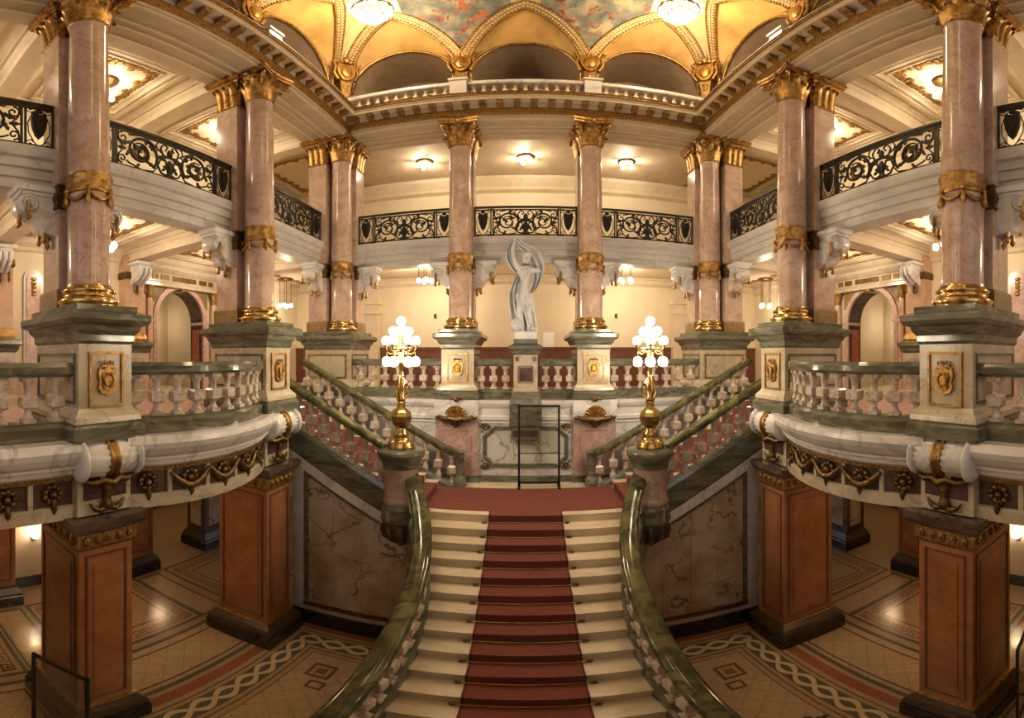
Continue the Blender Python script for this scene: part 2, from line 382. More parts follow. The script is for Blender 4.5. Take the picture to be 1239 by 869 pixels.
for i, x in enumerate((-3.2, 0, 3.2)):                 # tall street windows behind the viewer
    wn = thing('window_%d' % (i+1), 'tall street window behind the viewer, %s one' % ('left', 'middle', 'right')[i], 'window', (x, YF-.2, 6.2), 0, kind='structure')
    ob('window_frame', MB().frame(-1.1, 1.1, 0, 5.8, .1, -.06, .06), 'wood_trim', wn)
    for u in (-.37, .37): ob('mullion', MB().box(u-.03, u+.03, -.03, .03, .1, 5.7), 'wood_trim', wn)
    for z in (1.5, 3, 4.4): ob('glazing_bar', MB().box(-1, 1, -.025, .025, z-.025, z+.025), 'wood_trim', wn)
    pl = bpy.data.lights.new('window_portal', 'AREA'); pl.shape = 'RECTANGLE'; pl.size = 2.2; pl.size_y = 5.8; pl.cycles.is_portal = True
    po = bpy.data.objects.new('window_portal', pl); COL.objects.link(po); po.location = (0, .15, 2.9); po.rotation_euler = (PI/2, 0, PI); po.parent = wn
slab('floor_gallery_front', 'gallery floor slab under the viewer', [(-4.95, 4.95, YF, .2, 5.05, ZG)], 'rose_marble')
# upper ceilings
slab('ceiling_balcony_back', 'plain cream ceiling of the back upper balcony', [(-6.2, 6.2, YB+.9, YW, 13.98, 14.3)], 'soffit_plaster', 'ceiling')
for side in ('left', 'right'):
    s = SGN[side]; X = lambda a, b: (min(s*a, s*b), max(s*a, s*b))
    c = slab('ceiling_balcony_'+side, 'coffered cream ceiling of the %s upper balcony' % side, [(*X(6.1, XW+.3), YF, YW, 14.05, 14.4)], 'cream_plaster', 'ceiling')
    c2 = slab('ceiling_gallery_'+side, 'coffered cream ceiling of the %s lower gallery' % side, [(*X(6.1, XW), YF, YW, 9.80, 9.86)], 'cream_plaster', 'ceiling')
    for zc, par, dz in ((14.05, c, .42), (9.80, c2, .38)):
        for y in (-1.07, ROW[0], ROW[1], YB):         # cross beams on the pilaster lines
            mb = MB(); mb.sweep([(-.33, 0), (-.33, -dz*.35), (-.24, -dz*.5), (-.24, -dz), (.24, -dz), (.24, -dz*.5), (.33, -dz*.35), (.33, 0)], [(s*6.05, y, zc), (s*XW, y, zc)])
            ob('cross_beam', mb, 'cream_plaster', par)
            for d in (-.36, .36):
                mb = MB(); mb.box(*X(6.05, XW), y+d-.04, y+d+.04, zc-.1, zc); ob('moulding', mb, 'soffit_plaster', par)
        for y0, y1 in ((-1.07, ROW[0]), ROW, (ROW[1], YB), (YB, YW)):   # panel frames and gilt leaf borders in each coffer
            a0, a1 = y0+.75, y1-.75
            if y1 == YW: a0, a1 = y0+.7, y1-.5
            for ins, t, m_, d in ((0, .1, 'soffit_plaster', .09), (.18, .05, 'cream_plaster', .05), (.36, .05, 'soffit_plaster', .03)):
                mb = MB(); x0, x1 = X(6.55+ins, XW-.45-ins)
                mb.box(x0, x1, a0+ins, a0+ins+t, zc-d, zc); mb.box(x0, x1, a1-ins-t, a1-ins, zc-d, zc)
                mb.box(x0, x0+t, a0+ins+t, a1-ins-t, zc-d, zc); mb.box(x1-t, x1, a0+ins+t, a1-ins-t, zc-d, zc)
                ob('panel_frame', mb, m_, par)
            mb = MB(); x0, x1 = X(6.55+.44, XW-.45-.44); b0, b1 = a0+.44, a1-.44
            rr = random.Random(3)
            def leafy(px, py):
                mb.sphere((px, py, zc-.012), (.07+.05*rr.random(), .07+.05*rr.random(), .02), 6, 4)
            k = int((x1-x0)/.15)
            for i in range(k+1):
                px = x0+(x1-x0)*i/k
                for e, sg in ((b0, 1), (b1, -1)):
                    leafy(px, e+sg*.08)
                    if i % 3 == 0 or i in (1, k-1): leafy(px, e+sg*.2)
            k = int((b1-b0)/.15)
            for i in range(1, k):
                py = b0+(b1-b0)*i/k
                leafy(x0+.08, py); leafy(x1-.08, py)
                if i % 3 == 0: leafy(x0+.2, py); leafy(x1-.2, py)
            o = ob('gilt_border', mb, 'gold_relief', par); o['kind'] = 'stuff'

# ------------------------------------------------------------------ ground floor inlays
ZI = .004
def inlay_frame(name, x0, x1, y0, y1, t, mat, z=ZI):
    mb = MB(); x0, x1 = min(x0, x1), max(x0, x1)
    mb.box(x0, x1, y0, y0+t, 0, z); mb.box(x0, x1, y1-t, y1, 0, z); mb.box(x0, x0+t, y0+t, y1-t, 0, z); mb.box(x1-t, x1, y0+t, y1-t, 0, z)
    return ob(name, mb, mat, floor)
def inlay(name, x0, x1, y0, y1, mat, z=ZI):
    return ob(name, MB().box(min(x0, x1), max(x0, x1), y0, y1, 0, z), mat, floor)
def key_border(x0, x1, y0, y1, t, mat):
    mb = MB(); x0, x1 = min(x0, x1), max(x0, x1); z = .007; b_ = .03
    def run(px, py, dx, dy, L):
        n = max(2, round(L/.27)); u = L/n; nx, ny = -dy, dx
        for i in range(n):
            ox, oy = px+dx*u*i, py+dy*u*i
            for a0, a1, c0, c1 in ((0, u, 0, b_), (.12*u, .12*u+b_, 0, t), (.12*u, .9*u, t-b_, t), (.9*u-b_, .9*u, t*.38, t), (.42*u, .9*u, t*.38, t*.38+b_), (.42*u, .42*u+b_, t*.38, t*.7)):
                q = [(ox+dx*a+nx*c, oy+dy*a+ny*c) for a, c in ((a0, c0), (a1, c0), (a1, c1), (a0, c1))]
                xs = [e[0] for e in q]; ys = [e[1] for e in q]
                mb.box(min(xs), max(xs), min(ys), max(ys), 0, z)
    run(x0, y0, 1, 0, x1-x0); run(x1, y0, 0, 1, y1-y0); run(x1, y1, -1, 0, x1-x0); run(x0, y1, 0, -1, y1-y0)
    return ob('key_border', mb, mat, floor)
def guilloche(path, wv, lam):
    L = [0]
    for a, b_ in zip(path, path[1:]): L.append(L[-1]+(Vector(b_)-Vector(a)).length)
    n = int(L[-1]/.06)
    def at(d):
        for i in range(len(path)-1):
            if d <= L[i+1]+1e-6:
                a, b_ = Vector(path[i]), Vector(path[i+1]); t = (b_-a).normalized(); return a+t*(d-L[i]), Vector((-t.y, t.x))
    mb = MB()
    for ph, z in ((0, .009), (PI, .011)):
        rows = []
        for i in range(n+1):
            d = L[-1]*i/n; q, nn = at(d); o_ = wv*sin(2*PI*d/lam+ph)
            sl = .05
            rows.append([(q.x+nn.x*(o_-sl), q.y+nn.y*(o_-sl), z), (q.x+nn.x*(o_+sl), q.y+nn.y*(o_+sl), z)])
        mb.grid(rows, False)
    return ob('guilloche', mb, 'mosaic_cream', floor)
for s in (-1, 1):
    # band that frames the stair: guilloche on grey, red strip, thin lines
    def band(a0, a1, mat, z=ZI):       # L-shaped band at distance a0..a1 outside the guilloche axis
        x0, x1 = s*(4.2+a0), s*(4.2+a1)
        inlay('border_band', x0, x1, YF, 7.12+a1, mat, z)
        inlay('border_band', s*2.2, s*(4.2+a0), 7.12+a0, 7.12+a1, mat, z)
    band(-.19, .19, 'mosaic_grey'); band(.27, .30, 'mosaic_brown'); band(.40, .62, 'mosaic_red'); band(-.30, -.27, 'mosaic_brown'); band(-.42, -.40, 'mosaic_brown')
    guilloche([(s*4.2, YF), (s*4.2, 7.12), (s*2.3, 7.12)], .125, 1.0)
    inlay('field', s*2.2, s*3.78, YF, 6.7, 'mosaic_beige', .003)
    inlay_frame('corner_square', s*3.55, s*3.1, 5.95, 6.4, .06, 'mosaic_brown', .008)
    inlay('corner_square', s*3.42, s*3.23, 6.08, 6.27, 'mosaic_red', .008)
    inlay_frame('corner_square', s*3.35, s*3.05, 5.6, 5.85, .05, 'mosaic_brown', .008)
    for y0, y1 in ((ROW[0]+.62, ROW[1]-.5), (ROW[0]-4+.62, ROW[0]-.55)):
        inlay_frame('panel_line', s*4.92, s*6.32, y0-.1, y1+.1, .09, 'mosaic_grey')
        inlay('field', s*5.05, s*6.2, y0+.05, y1-.05, 'mosaic_beige', .003)
        inlay_frame('panel_line', s*5.10, s*6.05, y0+.1, y1-.1, .045, 'mosaic_brown', .007)
        inlay_frame('panel_line', s*6.5, s*9.1, y0-.15, y1+.15, .08, 'mosaic_grey')
        inlay('field', s*6.62, s*9.0, y0, y1, 'mosaic_beige', .003)
        key_border(s*6.66, s*8.94, y0+.02, y1-.02, .24, 'mosaic_red')
        inlay_frame('panel_line', s*7.05, s*8.55, y0+.38, y1-.38, .04, 'mosaic_brown', .007)
    for y in (ROW[0], ROW[1]):         # cross strips beside the pillars
        inlay_frame('panel_line', s*6.5, s*9.0, y-.36, y+.36, .05, 'mosaic_grey'); inlay('field', s*6.6, s*8.9, y-.26, y+.26, 'mosaic_beige', .003)
    y0, y1 = ROW[1]+.6, 10.5
    inlay_frame('panel_line', s*6.1, s*9.1, y0, y1, .08, 'mosaic_grey'); key_border(s*6.3, s*8.9, y0+.2, y1-.2, .24, 'mosaic_red')
    inlay_frame('panel_line', s*6.7, s*8.5, y0+.55, y1-.55, .04, 'mosaic_brown', .007)

# ================================================================== GROUND FLOOR PILLARS
def pillar(side, y, label, xc=5.33, hx=.42, hy=.62, h=4.48):
    r = thing('pillar', label, 'pillar', (SGN[side]*xc, y, 0), RZ[side], 'orange marble pillars of the ground floor')
    P = (-hx, hx, -hy, hy)
    ob('plinth', MB().rect(*P, [(.2, 0), (.2, .3), (.17, .34)]), 'black_granite', r)
    ob('base_moulding', MB().rect(*P, [(.17, .34), (.18, .42), (.13, .5), (.08, .56), (.05, .6)]), 'brown_granite', r)
    ob('bead_strip', MB().rect(*P, [(.05, .6), (.065, .62), (.05, .645)]), 'gold', r)
    ob('shaft', MB().rect(*P, [(0, .645), (0, h-.5)]), 'orange_marble', r)
    for M, hw in ((T(), hx), (T(rz=PI), hx), (T(rz=PI/2), hy), (T(rz=-PI/2), hy)):
        d = -(hy if hw == hx else hx)
        ob('panel_frame', MB().frame(-hw+.1, hw-.1, .78, h-.6, .03, d-.018, d+.01, M), 'wood_trim', r)
        ob('inner_panel', MB().box(-hw+.22, hw-.22, d-.012, d+.01, .95, h-.76, M), 'orange_marble', r)
    ob('capital_relief', MB().rect(*P, [(.02, h-.5), (.05, h-.44), (.05, h-.24), (.09, h-.2)]), 'gold_relief', r)
    for M, hw, d in ((T(), hx, -hy), (T(rz=PI/2), hy, -hx), (T(rz=-PI/2), hy, -hx)):
        n = 5 if hw == hx else 7; mb = MB()
        for i in range(n):
            u = -hw+(i+.5)*2*hw/n
            mb.sphere((u, d-.06, h-.34), (.055, .03, .08), 6, 4, M); mb.sphere((u, d-.085, h-.33), (.025, .03, .03), 5, 4, M)
        ob('rosette_row', mb, 'gold_relief', r)
    ob('abacus', MB().rect(*P, [(.1, h-.2), (.14, h-.14), (.16, h-.1), (.16, h)]), 'dark_stone', r)
    return r
for side in ('left', 'right'):
    pillar(side, ROW[0], 'nearest orange marble pillar at the %s edge of the ground floor' % side)
    pillar(side, ROW[1], 'orange marble pillar standing against the veined stair wall on the %s' % side)
    for y, d in ((ROW[0]-.1, 'outermost orange pilaster by the wall lamp, %s'), (ROW[1], 'orange pilaster behind the nearest pillar, far row on the %s'), (9.9, 'dark pilaster at the far corridor opening on the %s')):
        r = thing('wall_pilaster', d % side, 'pilaster', (SGN[side]*9.72, y, 0), RZ[side], 'ground floor wall pilasters')
        P = (-.42, .42, -.42, .4); dark = y > 9
        ob('plinth', MB().rect(*P, [(.16, 0), (.16, .3), (.13, .34)]), 'black_granite', r)
        ob('base_moulding', MB().rect(*P, [(.13, .34), (.14, .4), (.04, .56), (.03, .6)]), 'brown_granite', r)
        ob('shaft', MB().rect(*P, [(0, .6), (0, 4.75)]), 'dark_stone' if dark else 'orange_marble', r)
        for M, hw in ((T(), .42), (T(rz=PI/2), .4), (T(rz=-PI/2), .4)):
            if dark: ob('inner_panel', MB().box(-hw+.16, hw-.16, -.435, -.41, .85, 4.2, M), 'slab_marble', r)
            else: ob('panel_frame', MB().frame(-hw+.1, hw-.1, .8, 4.2, .03, -.44, -.41, M), 'wood_trim', r)

# ================================================================== PEDESTALS, COLUMNS, PILASTERS
PED = [(0, 0)]
def ped_parts(r, poly, z0=ZP):
    ob('base', MB().plathe(poly, [(.14, z0), (.14, z0+.17), (.10, z0+.2), (.10, z0+.24)]), 'green_marble', r)
    ob('foot_moulding', MB().plathe(poly, [(.10, z0+.24), (.09, z0+.31), (.035, z0+.37), (0, z0+.43)]), 'cream_breccia', r)
    ob('body', MB().plathe(poly, [(0, z0+.43), (0, 6.88)]), 'cream_breccia', r)
    ob('cap', MB().plathe(poly, [(0, 6.88), (.03, 6.92), (.03, 7.0), (.08, 7.06), (.10, 7.12), (.17, 7.15), (.2, 7.2), (.2, 7.28), (.12, 7.31), (.06, 7.33), (.06, ZPT)]), 'green_marble', r)
def emblem(r, M, s=1.):
    ob('gilt_frame', MB().frame(-.27, .27, 6.04, 6.78, .035, -.03, .01, M), 'gold', r)
    sh = [(-.13, .16), (-.15, .05), (-.12, -.02), (-.14, -.1), (-.1, -.17), (0, -.21), (.1, -.17), (.14, -.1), (.12, -.02), (.15, .05), (.13, .16), (.07, .14), (0, .18), (-.07, .14)]
    mb = MB(); c = 6.40
    mb.prism([(x, c+z) for x, z in sh], -.05, .01, 'y', M); mb.prism([(x*.62, c-.01+z*.62) for x, z in sh], -.075, -.05, 'y', M)
    mb.tube([(.07*cos(a), -.085, c+.0+.085*sin(a)) for a in [i*PI/6 for i in range(13)]], .014, 4, M)
    mb.tube([(-.05, -.085, c-.08), (-.075, -.085, c+.02), (-.03, -.085, c+.1)], .014, 4, M); mb.tube([(.05, -.085, c-.08), (.075, -.085, c+.02), (.03, -.085, c+.1)], .014, 4, M)
    e = ob('gilt_emblem', mb, 'gold', r)
    mb = MB(); mb.box(-.1, .1, -.06, .0, c+.175, c+.2, M)
    for i in range(5): mb.sphere((-.09+.045*i, -.04, c+.225+.012*(i % 2)), (.018, .02, .03), 6, 4, M)
    ob('crown', mb, 'gold', e)
def side_panel(r, M, hw, d):
    ob('panel_frame', MB().frame(-hw+.08, hw-.08, 6.08, 6.76, .04, d-.02, d+.01, M), 'green_marble', r)
RECT = [(-.42, -.48), (.42, -.48), (.42, .95), (-.42, .95)]
def pedestal(side, a, label):
    r = thing('pedestal', label, 'pedestal', side_loc(side, a), RZ[side], 'column pedestals of the gallery')
    ped_parts(r, RECT); emblem(r, T(0, -.48, 0))
    side_panel(r, T(-.42, .235, 0, -PI/2), .715, 0); side_panel(r, T(.42, .235, 0, PI/2), .715, 0)
    return r
nmY = {ROW[0]: 'nearest', ROW[1]: 'middle'}
for side in ('left', 'right'):
    pedestal(side, ROW[0], 'large %s foreground pedestal with gilt emblem under the nearest column' % side)
    pedestal(side, ROW[1], 'pedestal with gilt emblem at the head of the %s stair flight' % side)
for s, side in ((-1, 'left'), (1, 'right')):
    pedestal('back', s*BX, 'back pedestal with gilt emblem just %s of the statue' % side)
    L_ = [(-.95, -.48), (.48, -.48), (.48, .95), (-.42, .95), (-.42, .42), (-.95, .42)]
    poly = [(x*(-1 if s > 0 else 1), y) for x, y in L_]
    if s > 0: poly = poly[::-1]
    r = thing('corner_pedestal', 'wide green capped corner pedestal at the back %s' % side, 'pedestal', (s*CL, YB, 0), 0, 'corner pedestals')
    ped_parts(r, poly)
    ob('panel_frame', MB().frame(-.62, .62, 6.08, 6.76, .045, -.5, -.47, T(s*.235, 0, 0)), 'gold', r)
    M = T(s*-.48, .235, 0, -s*PI/2); ob('panel_frame', MB().frame(-.6, .6, 6.08, 6.76, .04, -.02, .01, M), 'green_marble', r)

# capital meshes ---------------------------------------------------
def leaf_mesh(h, wd):
    rows = []
    prof = [(0, 0, .8), (.02, .35, 1), (.045, .65, .95), (.10, .88, .75), (.15, .93, .5), (.165, .84, .15)]
    for o_, z, w_ in prof:
        rows.append([(-wd*w_/2, -o_+.02, z*h), (-wd*w_/4, -o_-.012, z*h), (0, -o_-.025, z*h*1.0), (wd*w_/4, -o_-.012, z*h), (wd*w_/2, -o_+.02, z*h)])
    mb = MB(); mb.grid(rows); mb.grid([[(x, y+.02, z-.01) for x, y, z in q][::-1] for q in rows]); return mb.mesh('leaf', 'gold')
LEAF1, LEAF2 = leaf_mesh(.40, .26), leaf_mesh(.62, .22)
def volute_mesh():
    mb = MB(); pts = []
    for i in range(22):
        a = i/21*2.6*PI; rr = .105*(1-i/21*.8); pts.append((0, -rr*sin(a)*1.0, rr*cos(a)))
    mb.tube([(0, .24, -.30), (0, .15, -.05), (0, .05, .09)]+pts, [.03, .035, .035]+[.034-.014*i/21 for i in range(22)], 6)
    mb.sphere((0, 0, 0), (.045, .03, .03), 6, 5); return mb.mesh('volute', 'gold')
VOL = volute_mesh()
def abacus_poly(hw, cut):
    out = []
    for k in range(4):
        a = k*PI/2
        for u in (-1, -.9, -.45, 0, .45, .9):
            d = hw-cut*(1-abs(u)**2) if abs(u) < .95 else hw
            x, y = u*hw, -d
            out.append((x*cos(a)-y*sin(a), x*sin(a)+y*cos(a)))
    return out
ABA = MB().prism(abacus_poly(.50, .09), .72, .80, 'z').prism(abacus_poly(.52, .09), .80, .88, 'z').mesh('abacus', 'gold')
BELL = MB().lathe([(.275, 0), (.31, .03), (.29, .06), (.285, .3), (.30, .5), (.36, .66), (.42, .73)], 24).mesh('bell', 'gold_relief')
ROS = MB().sphere((0, 0, 0), (.07, .05, .07), 8, 5).mesh('rosette', 'gold')
def capital(parent, z, bell=True):
    c = ob('capital', BELL, None, parent, (0, 0, z))
    ob('abacus', ABA, None, c)
    for i in range(8):
        a = i*PI/4; ob('leaf', LEAF1, None, c, (.29*sin(a), -.29*cos(a), .05), a)
        a += PI/8; ob('leaf', LEAF2, None, c, (.285*sin(a), -.285*cos(a), .05), a)
    for i in range(4):
        a = PI/4+i*PI/2; ob('volute', VOL, None, c, (.53*sin(a), -.53*cos(a), .60), a)
        a = i*PI/2; ob('rosette', ROS, None, c, (.43*sin(a), -.43*cos(a), .78), a)
    return c
CBASE = MB().lathe([(.43, ZPT), (.43, ZPT+.05), (.46, ZPT+.085), (.43, ZPT+.125), (.385, ZPT+.15), (.37, ZPT+.2), (.40, ZPT+.225), (.395, ZPT+.255), (.345, ZPT+.28), (.335, ZPT+.32)], 28).mesh('base', 'brass')
def shaft_prof():
    z0, z1 = ZPT+.32, ZC0
    return [(.325, z0), (.31, z0+.06), (.312, z0+1.2), (.312, z0+2), (.30, z0+3.4), (.275, z1-.1), (.29, z1-.06), (.285, z1)]
SHAFT = MB().lathe(shaft_prof(), 32).mesh('shaft', 'pink_marble')
BAND = MB().lathe([(.315, 9.12), (.345, 9.14), (.335, 9.18), (.34, 9.36), (.36, 9.39), (.35, 9.44), (.31, 9.46)], 28).mesh('band', 'gold')
def swag_mesh():
    mb = MB(); n = 6
    for k in range(n):
        a0 = k*2*PI/n
        pts = [(.345*cos(a0+t*2*PI/n), .345*sin(a0+t*2*PI/n), 9.11-.13*sin(PI*t)) for t in [i/8 for i in range(9)]]
        mb.tube(pts, [.018+.016*sin(PI*i/8) for i in range(9)], 5)
        x, y = .35*cos(a0), .35*sin(a0)
        mb.tube([(x, y, 9.16), (x, y, 9.08), (x, y, 8.96), (x, y, 8.9)], [.02, .035, .045, .012], 6)
        mb.sphere((x, y, 9.15), .045, 7, 5)
    return mb.mesh('swag', 'gold')
SWAG = swag_mesh()
def column(loc, rz, label):
    r = thing('column', label, 'column', loc, rz, 'pink marble columns of the gallery')
    ob('base', CBASE, None, r); ob('shaft', SHAFT, None, r); b_ = ob('band', BAND, None, r); ob('swag', SWAG, None, b_); capital(r, ZC0)
    return r
PW, PD0, PD1 = .31, .36, .93
def pilaster_meshes():
    P = (-PW, PW, PD0, PD1)
    d = {}
    d['base'] = MB().rect(*P, [(.05, ZPT), (.05, ZPT+.28), (.03, ZPT+.32)]).mesh('base', 'ochre_marble')
    d['shaft'] = MB().rect(*P, [(0, ZPT+.32), (0, ZC0-.02)]).mesh('shaft', 'pink_marble')
    mb = MB().rect(*P, [(.01, 9.0), (.05, 9.02), (.03, 9.1), (.06, 9.2), (.03, 9.36), (.05, 9.4), (.01, 9.44)])
    for x, y, sx, sy in ((0, PD0, .09, .05), (-PW, .64, .05, .09), (PW, .64, .05, .09)): mb.sphere((x, y, 9.18), (sx, sy, .13), 8, 6); mb.sphere((x, y, 8.98), (sx*.7, sy, .08), 8, 6)
    d['band'] = mb.mesh('band', 'bronze')
    mb = MB().rect(*P, [(0, ZC0-.04), (.03, ZC0), (0, ZC0+.04), (.0, ZC0+.3), (.04, ZC0+.6), (.12, ZC0+.72)]); d['bell'] = mb.mesh('capital', 'gold_relief')
    d['aba'] = MB().rect(*P, [(.12, ZC0+.72), (.17, ZC0+.74), (.17, ZC0+.8), (.2, ZC0+.81), (.2, ZC1)]).mesh('abacus', 'gold')
    return d
PM = pilaster_meshes()
def pilaster(loc, rz, label):
    r = thing('pilaster', label, 'pilaster', loc, rz, 'pink marble pilasters behind the columns')
    for k in ('base', 'shaft', 'band'): ob(k, PM[k], None, r)
    c = ob('capital', PM['bell'], None, r); ob('abacus', PM['aba'], None, c)
    for x, y, a in [(u, PD0, 0) for u in (-.2, 0, .2)]+[(-PW, v, -PI/2) for v in (.46, .64, .82)]+[(PW, v, PI/2) for v in (.46, .64, .82)]:
        ob('leaf', LEAF2, None, c, (x, y, ZC0+.02), a)
    for x, y, a in ((-PW-.03, PD0-.03, -PI/4), (PW+.03, PD0-.03, PI/4), (-PW-.03, PD1, -3*PI/4), (PW+.03, PD1, 3*PI/4)): ob('volute', VOL, None, c, (x, y, ZC0+.6), a, .8)
    return r
for side in ('left', 'right'):
    for y in ROW:
        w_ = 'nearest' if y == ROW[0] else 'stair-head'
        column(side_loc(side, y), RZ[side], '%s pink marble column on the %s with gilt band and capital' % (w_, side))
        pilaster(side_loc(side, y), RZ[side], 'square pink pilaster behind the %s column on the %s' % (w_, side))
    s = SGN[side]
    column((s*CL, YB, 0), 0, 'pink marble column at the back %s corner between two pilasters' % side)
    pilaster((s*CL, YB, 0), RZ[side], 'outer square pilaster beside the back %s corner column' % side)
    pilaster((s*CL, YB, 0), 0, 'inner square pilaster behind the back %s corner column' % side)
    column((s*BX, YB, 0), 0, 'pink marble column just %s of the statue' % side)
    pilaster((s*BX, YB, 0), 0, 'square pilaster behind the column just %s of the statue' % side)

# ================================================================== BALUSTRADES
def baluster_mesh():
    mb = MB(); h = .6
    mb.rect(-.085, .085, -.085, .085, [(0, 0), (0, .05)]); mb.lathe([(.075, .05), (.08, .07), (.05, .1), (.05, .16), (.065, .19)], 10)
    mb.rect(-.1, .1, -.1, .1, [(-.03, .185), (0, .21), (0, .335), (-.03, .36)])
    mb.lathe([(.06, .35), (.052, .37), (.056, .44), (.06, .49), (.075, .52), (.07, .54)], 10); mb.rect(-.09, .09, -.09, .09, [(0, .54), (.01, h)])
    return mb.mesh('baluster', 'baluster_marble')
BAL = baluster_mesh()
RAILP = [(-.13, 0), (-.16, .03), (-.16, .09), (-.13, .13), (.13, .13), (.16, .09), (.16, .03), (.13, 0)]
def arcpath(pts, n): return pts
def along(pts, d):
    L = 0
    for a, b_ in zip(pts, pts[1:]):
        a, b_ = Vector(a), Vector(b_); l = (b_-a).length
        if L+l >= d-1e-6: return a+(b_-a)*((d-L)/l), (b_-a).normalized()
        L += l
    return Vector(pts[-1]), (Vector(pts[-1])-Vector(pts[-2])).normalized()
def plen(pts): return sum((Vector(b_)-Vector(a)).length for a, b_ in zip(pts, pts[1:]))
def balustrade(pts, nb, label, z0=ZP, loc=None, rail='green_marble', group='gallery balustrades', end=.5):
    loc = loc or (*pts[len(pts)//2][:2], z0)
    r = thing('balustrade', label, 'balustrade', loc, 0, group)
    P = [(x, y, 0) for x, y in pts]
    wob('plinth', MB().sweep([(-.15, z0), (-.15, z0+.17), (-.11, z0+.22), (-.11, z0+.25), (.11, z0+.25), (.11, z0+.22), (.15, z0+.17), (.15, z0)], P), 'green_marble', r)
    wob('handrail', MB().sweep([(a, z0+.85+b_*1.4) for a, b_ in RAILP], P), rail, r)
    L = plen(P)
    for i in range(nb):
        q, t = along(P, L*(i+end)/(nb-1+2*end))
        ob('baluster', BAL, None, r, (q.x-loc[0], q.y-loc[1], z0+.25-loc[2]), atan2(t.y, t.x))
    return r
for s, side in ((-1, 'left'), (1, 'right')):
    balustrade([(s*4.72, YB-.15), (s*2.15, YB-.15)], 7, 'straight gallery balustrade across the back, bay %s of the statue bay' % side)
    balustrade([(s*1.31, YB-.15), (s*.36, YB-.15)], 3, 'short gallery balustrade touching the statue pedestal on its %s' % side)
    bow = [(s*(4.95-.46*(1-t*t)), (ROW[0]+ROW[1])/2+t*1.57) for t in [i/12-1 for i in range(25)]]
    balustrade(bow, 10, 'bowed gallery balustrade between the %s side pedestals' % side)
    balustrade([(s*5.0, -1.0), (s*5.0, ROW[0]-.43)], 9, 'gallery balustrade cut by the %s edge of the picture' % side)

# ------------------------------------------------------------------ white cornice and bronze frieze below the side galleries
def gallery_front(side, pts, label, y0, y1):
    s = SGN[side]; r = thing('gallery_cornice', label, 'cornice', (pts[len(pts)//2][0], pts[len(pts)//2][1], 4.5), 0, 'marble cornices under the side galleries')
    P = [(x, y, 0) for x, y in pts]; k = -s           # hall side is to the right of +y on the left, to the left of +y on the right
    f = lambda prof: [(s*u, z) for u, z in prof]
    # u = distance toward the hall from the path
    wob('cornice', MB().sweep(f([(-.35, 5.10), (.02, 5.10), (.06, 5.14), (.06, 5.2), (.14, 5.23), (.14, 5.27), (.2, 5.32), (.27, 5.42), (.30, 5.5), (.28, 5.57), (.22, ZP), (-.35, ZP)]), P, smooth=False), 'white_marble', r)
    wob('frieze', MB().sweep(f([(-.35, 4.62), (-.06, 4.62), (-.06, 5.10), (-.35, 5.10)]), P), 'dark_stone', r)
    wob('architrave', MB().sweep(f([(-.45, 4.46), (.02, 4.46), (.02, 4.64), (-.02, 4.66), (-.45, 4.66)]), P), 'cream_breccia', r)
    wob('frieze_moulding', MB().sweep(f([(-.06, 5.02), (.03, 5.04), (.04, 5.10), (-.06, 5.10)]), P), 'gold_relief', r)
    L = plen(P); n = max(4, round(L/.62))
    for i in range(n):
        d = L*(i+.5)/n; q, t = along(P, d); nx = Vector((t.y, -t.x, 0)) * (1 if s < 0 else -1)
        rot = atan2(nx.y, nx.x)+PI/2; c = q+nx*-.05; c.z = 4.85
        base = (c.x-r.location.x, c.y-r.location.y, 4.85-4.5)
        if True:
            mb = MB(); 
            for a in range(9):
                an = a*2*PI/9; mb.sphere((.11*cos(an), -.03, .11*sin(an)), (.05, .03, .05), 6, 4)
            mb.sphere((0, -.05, 0), (.06, .05, .06), 8, 5)
            mb.tube([(0, -.05, -.1), (0, -.07, -.2), (0, -.05, -.3)], [.03, .045, .015], 6)
            ob('rosette', mb, 'bronze', r, base, rot)
        q2, t2 = along(P, L*i/n); c2 = q2+nx*-.05
        ob('frieze_stile', MB().box(-.035, .035, -.035, .02, -.22, .18), 'cream_breccia', r, (c2.x-r.location.x, c2.y-r.location.y, .35), rot)
    if len(pts) > 4:                                   # garland hung along the bowed part
        for g in range(3):
            d0 = L*(.2+.2*g); pp = []
            for i in range(9):
                q, t = along(P, d0+L*.2*i/8); nx = Vector((t.y, -t.x, 0)) * (1 if s < 0 else -1); c = q+nx*.02; pp.append((c.x, c.y, 4.98-.24*sin(PI*i/8)))
            wob('garland', MB().tube(pp, [.03+.035*sin(PI*i/8) for i in range(9)], 6), 'bronze', r)
    return r
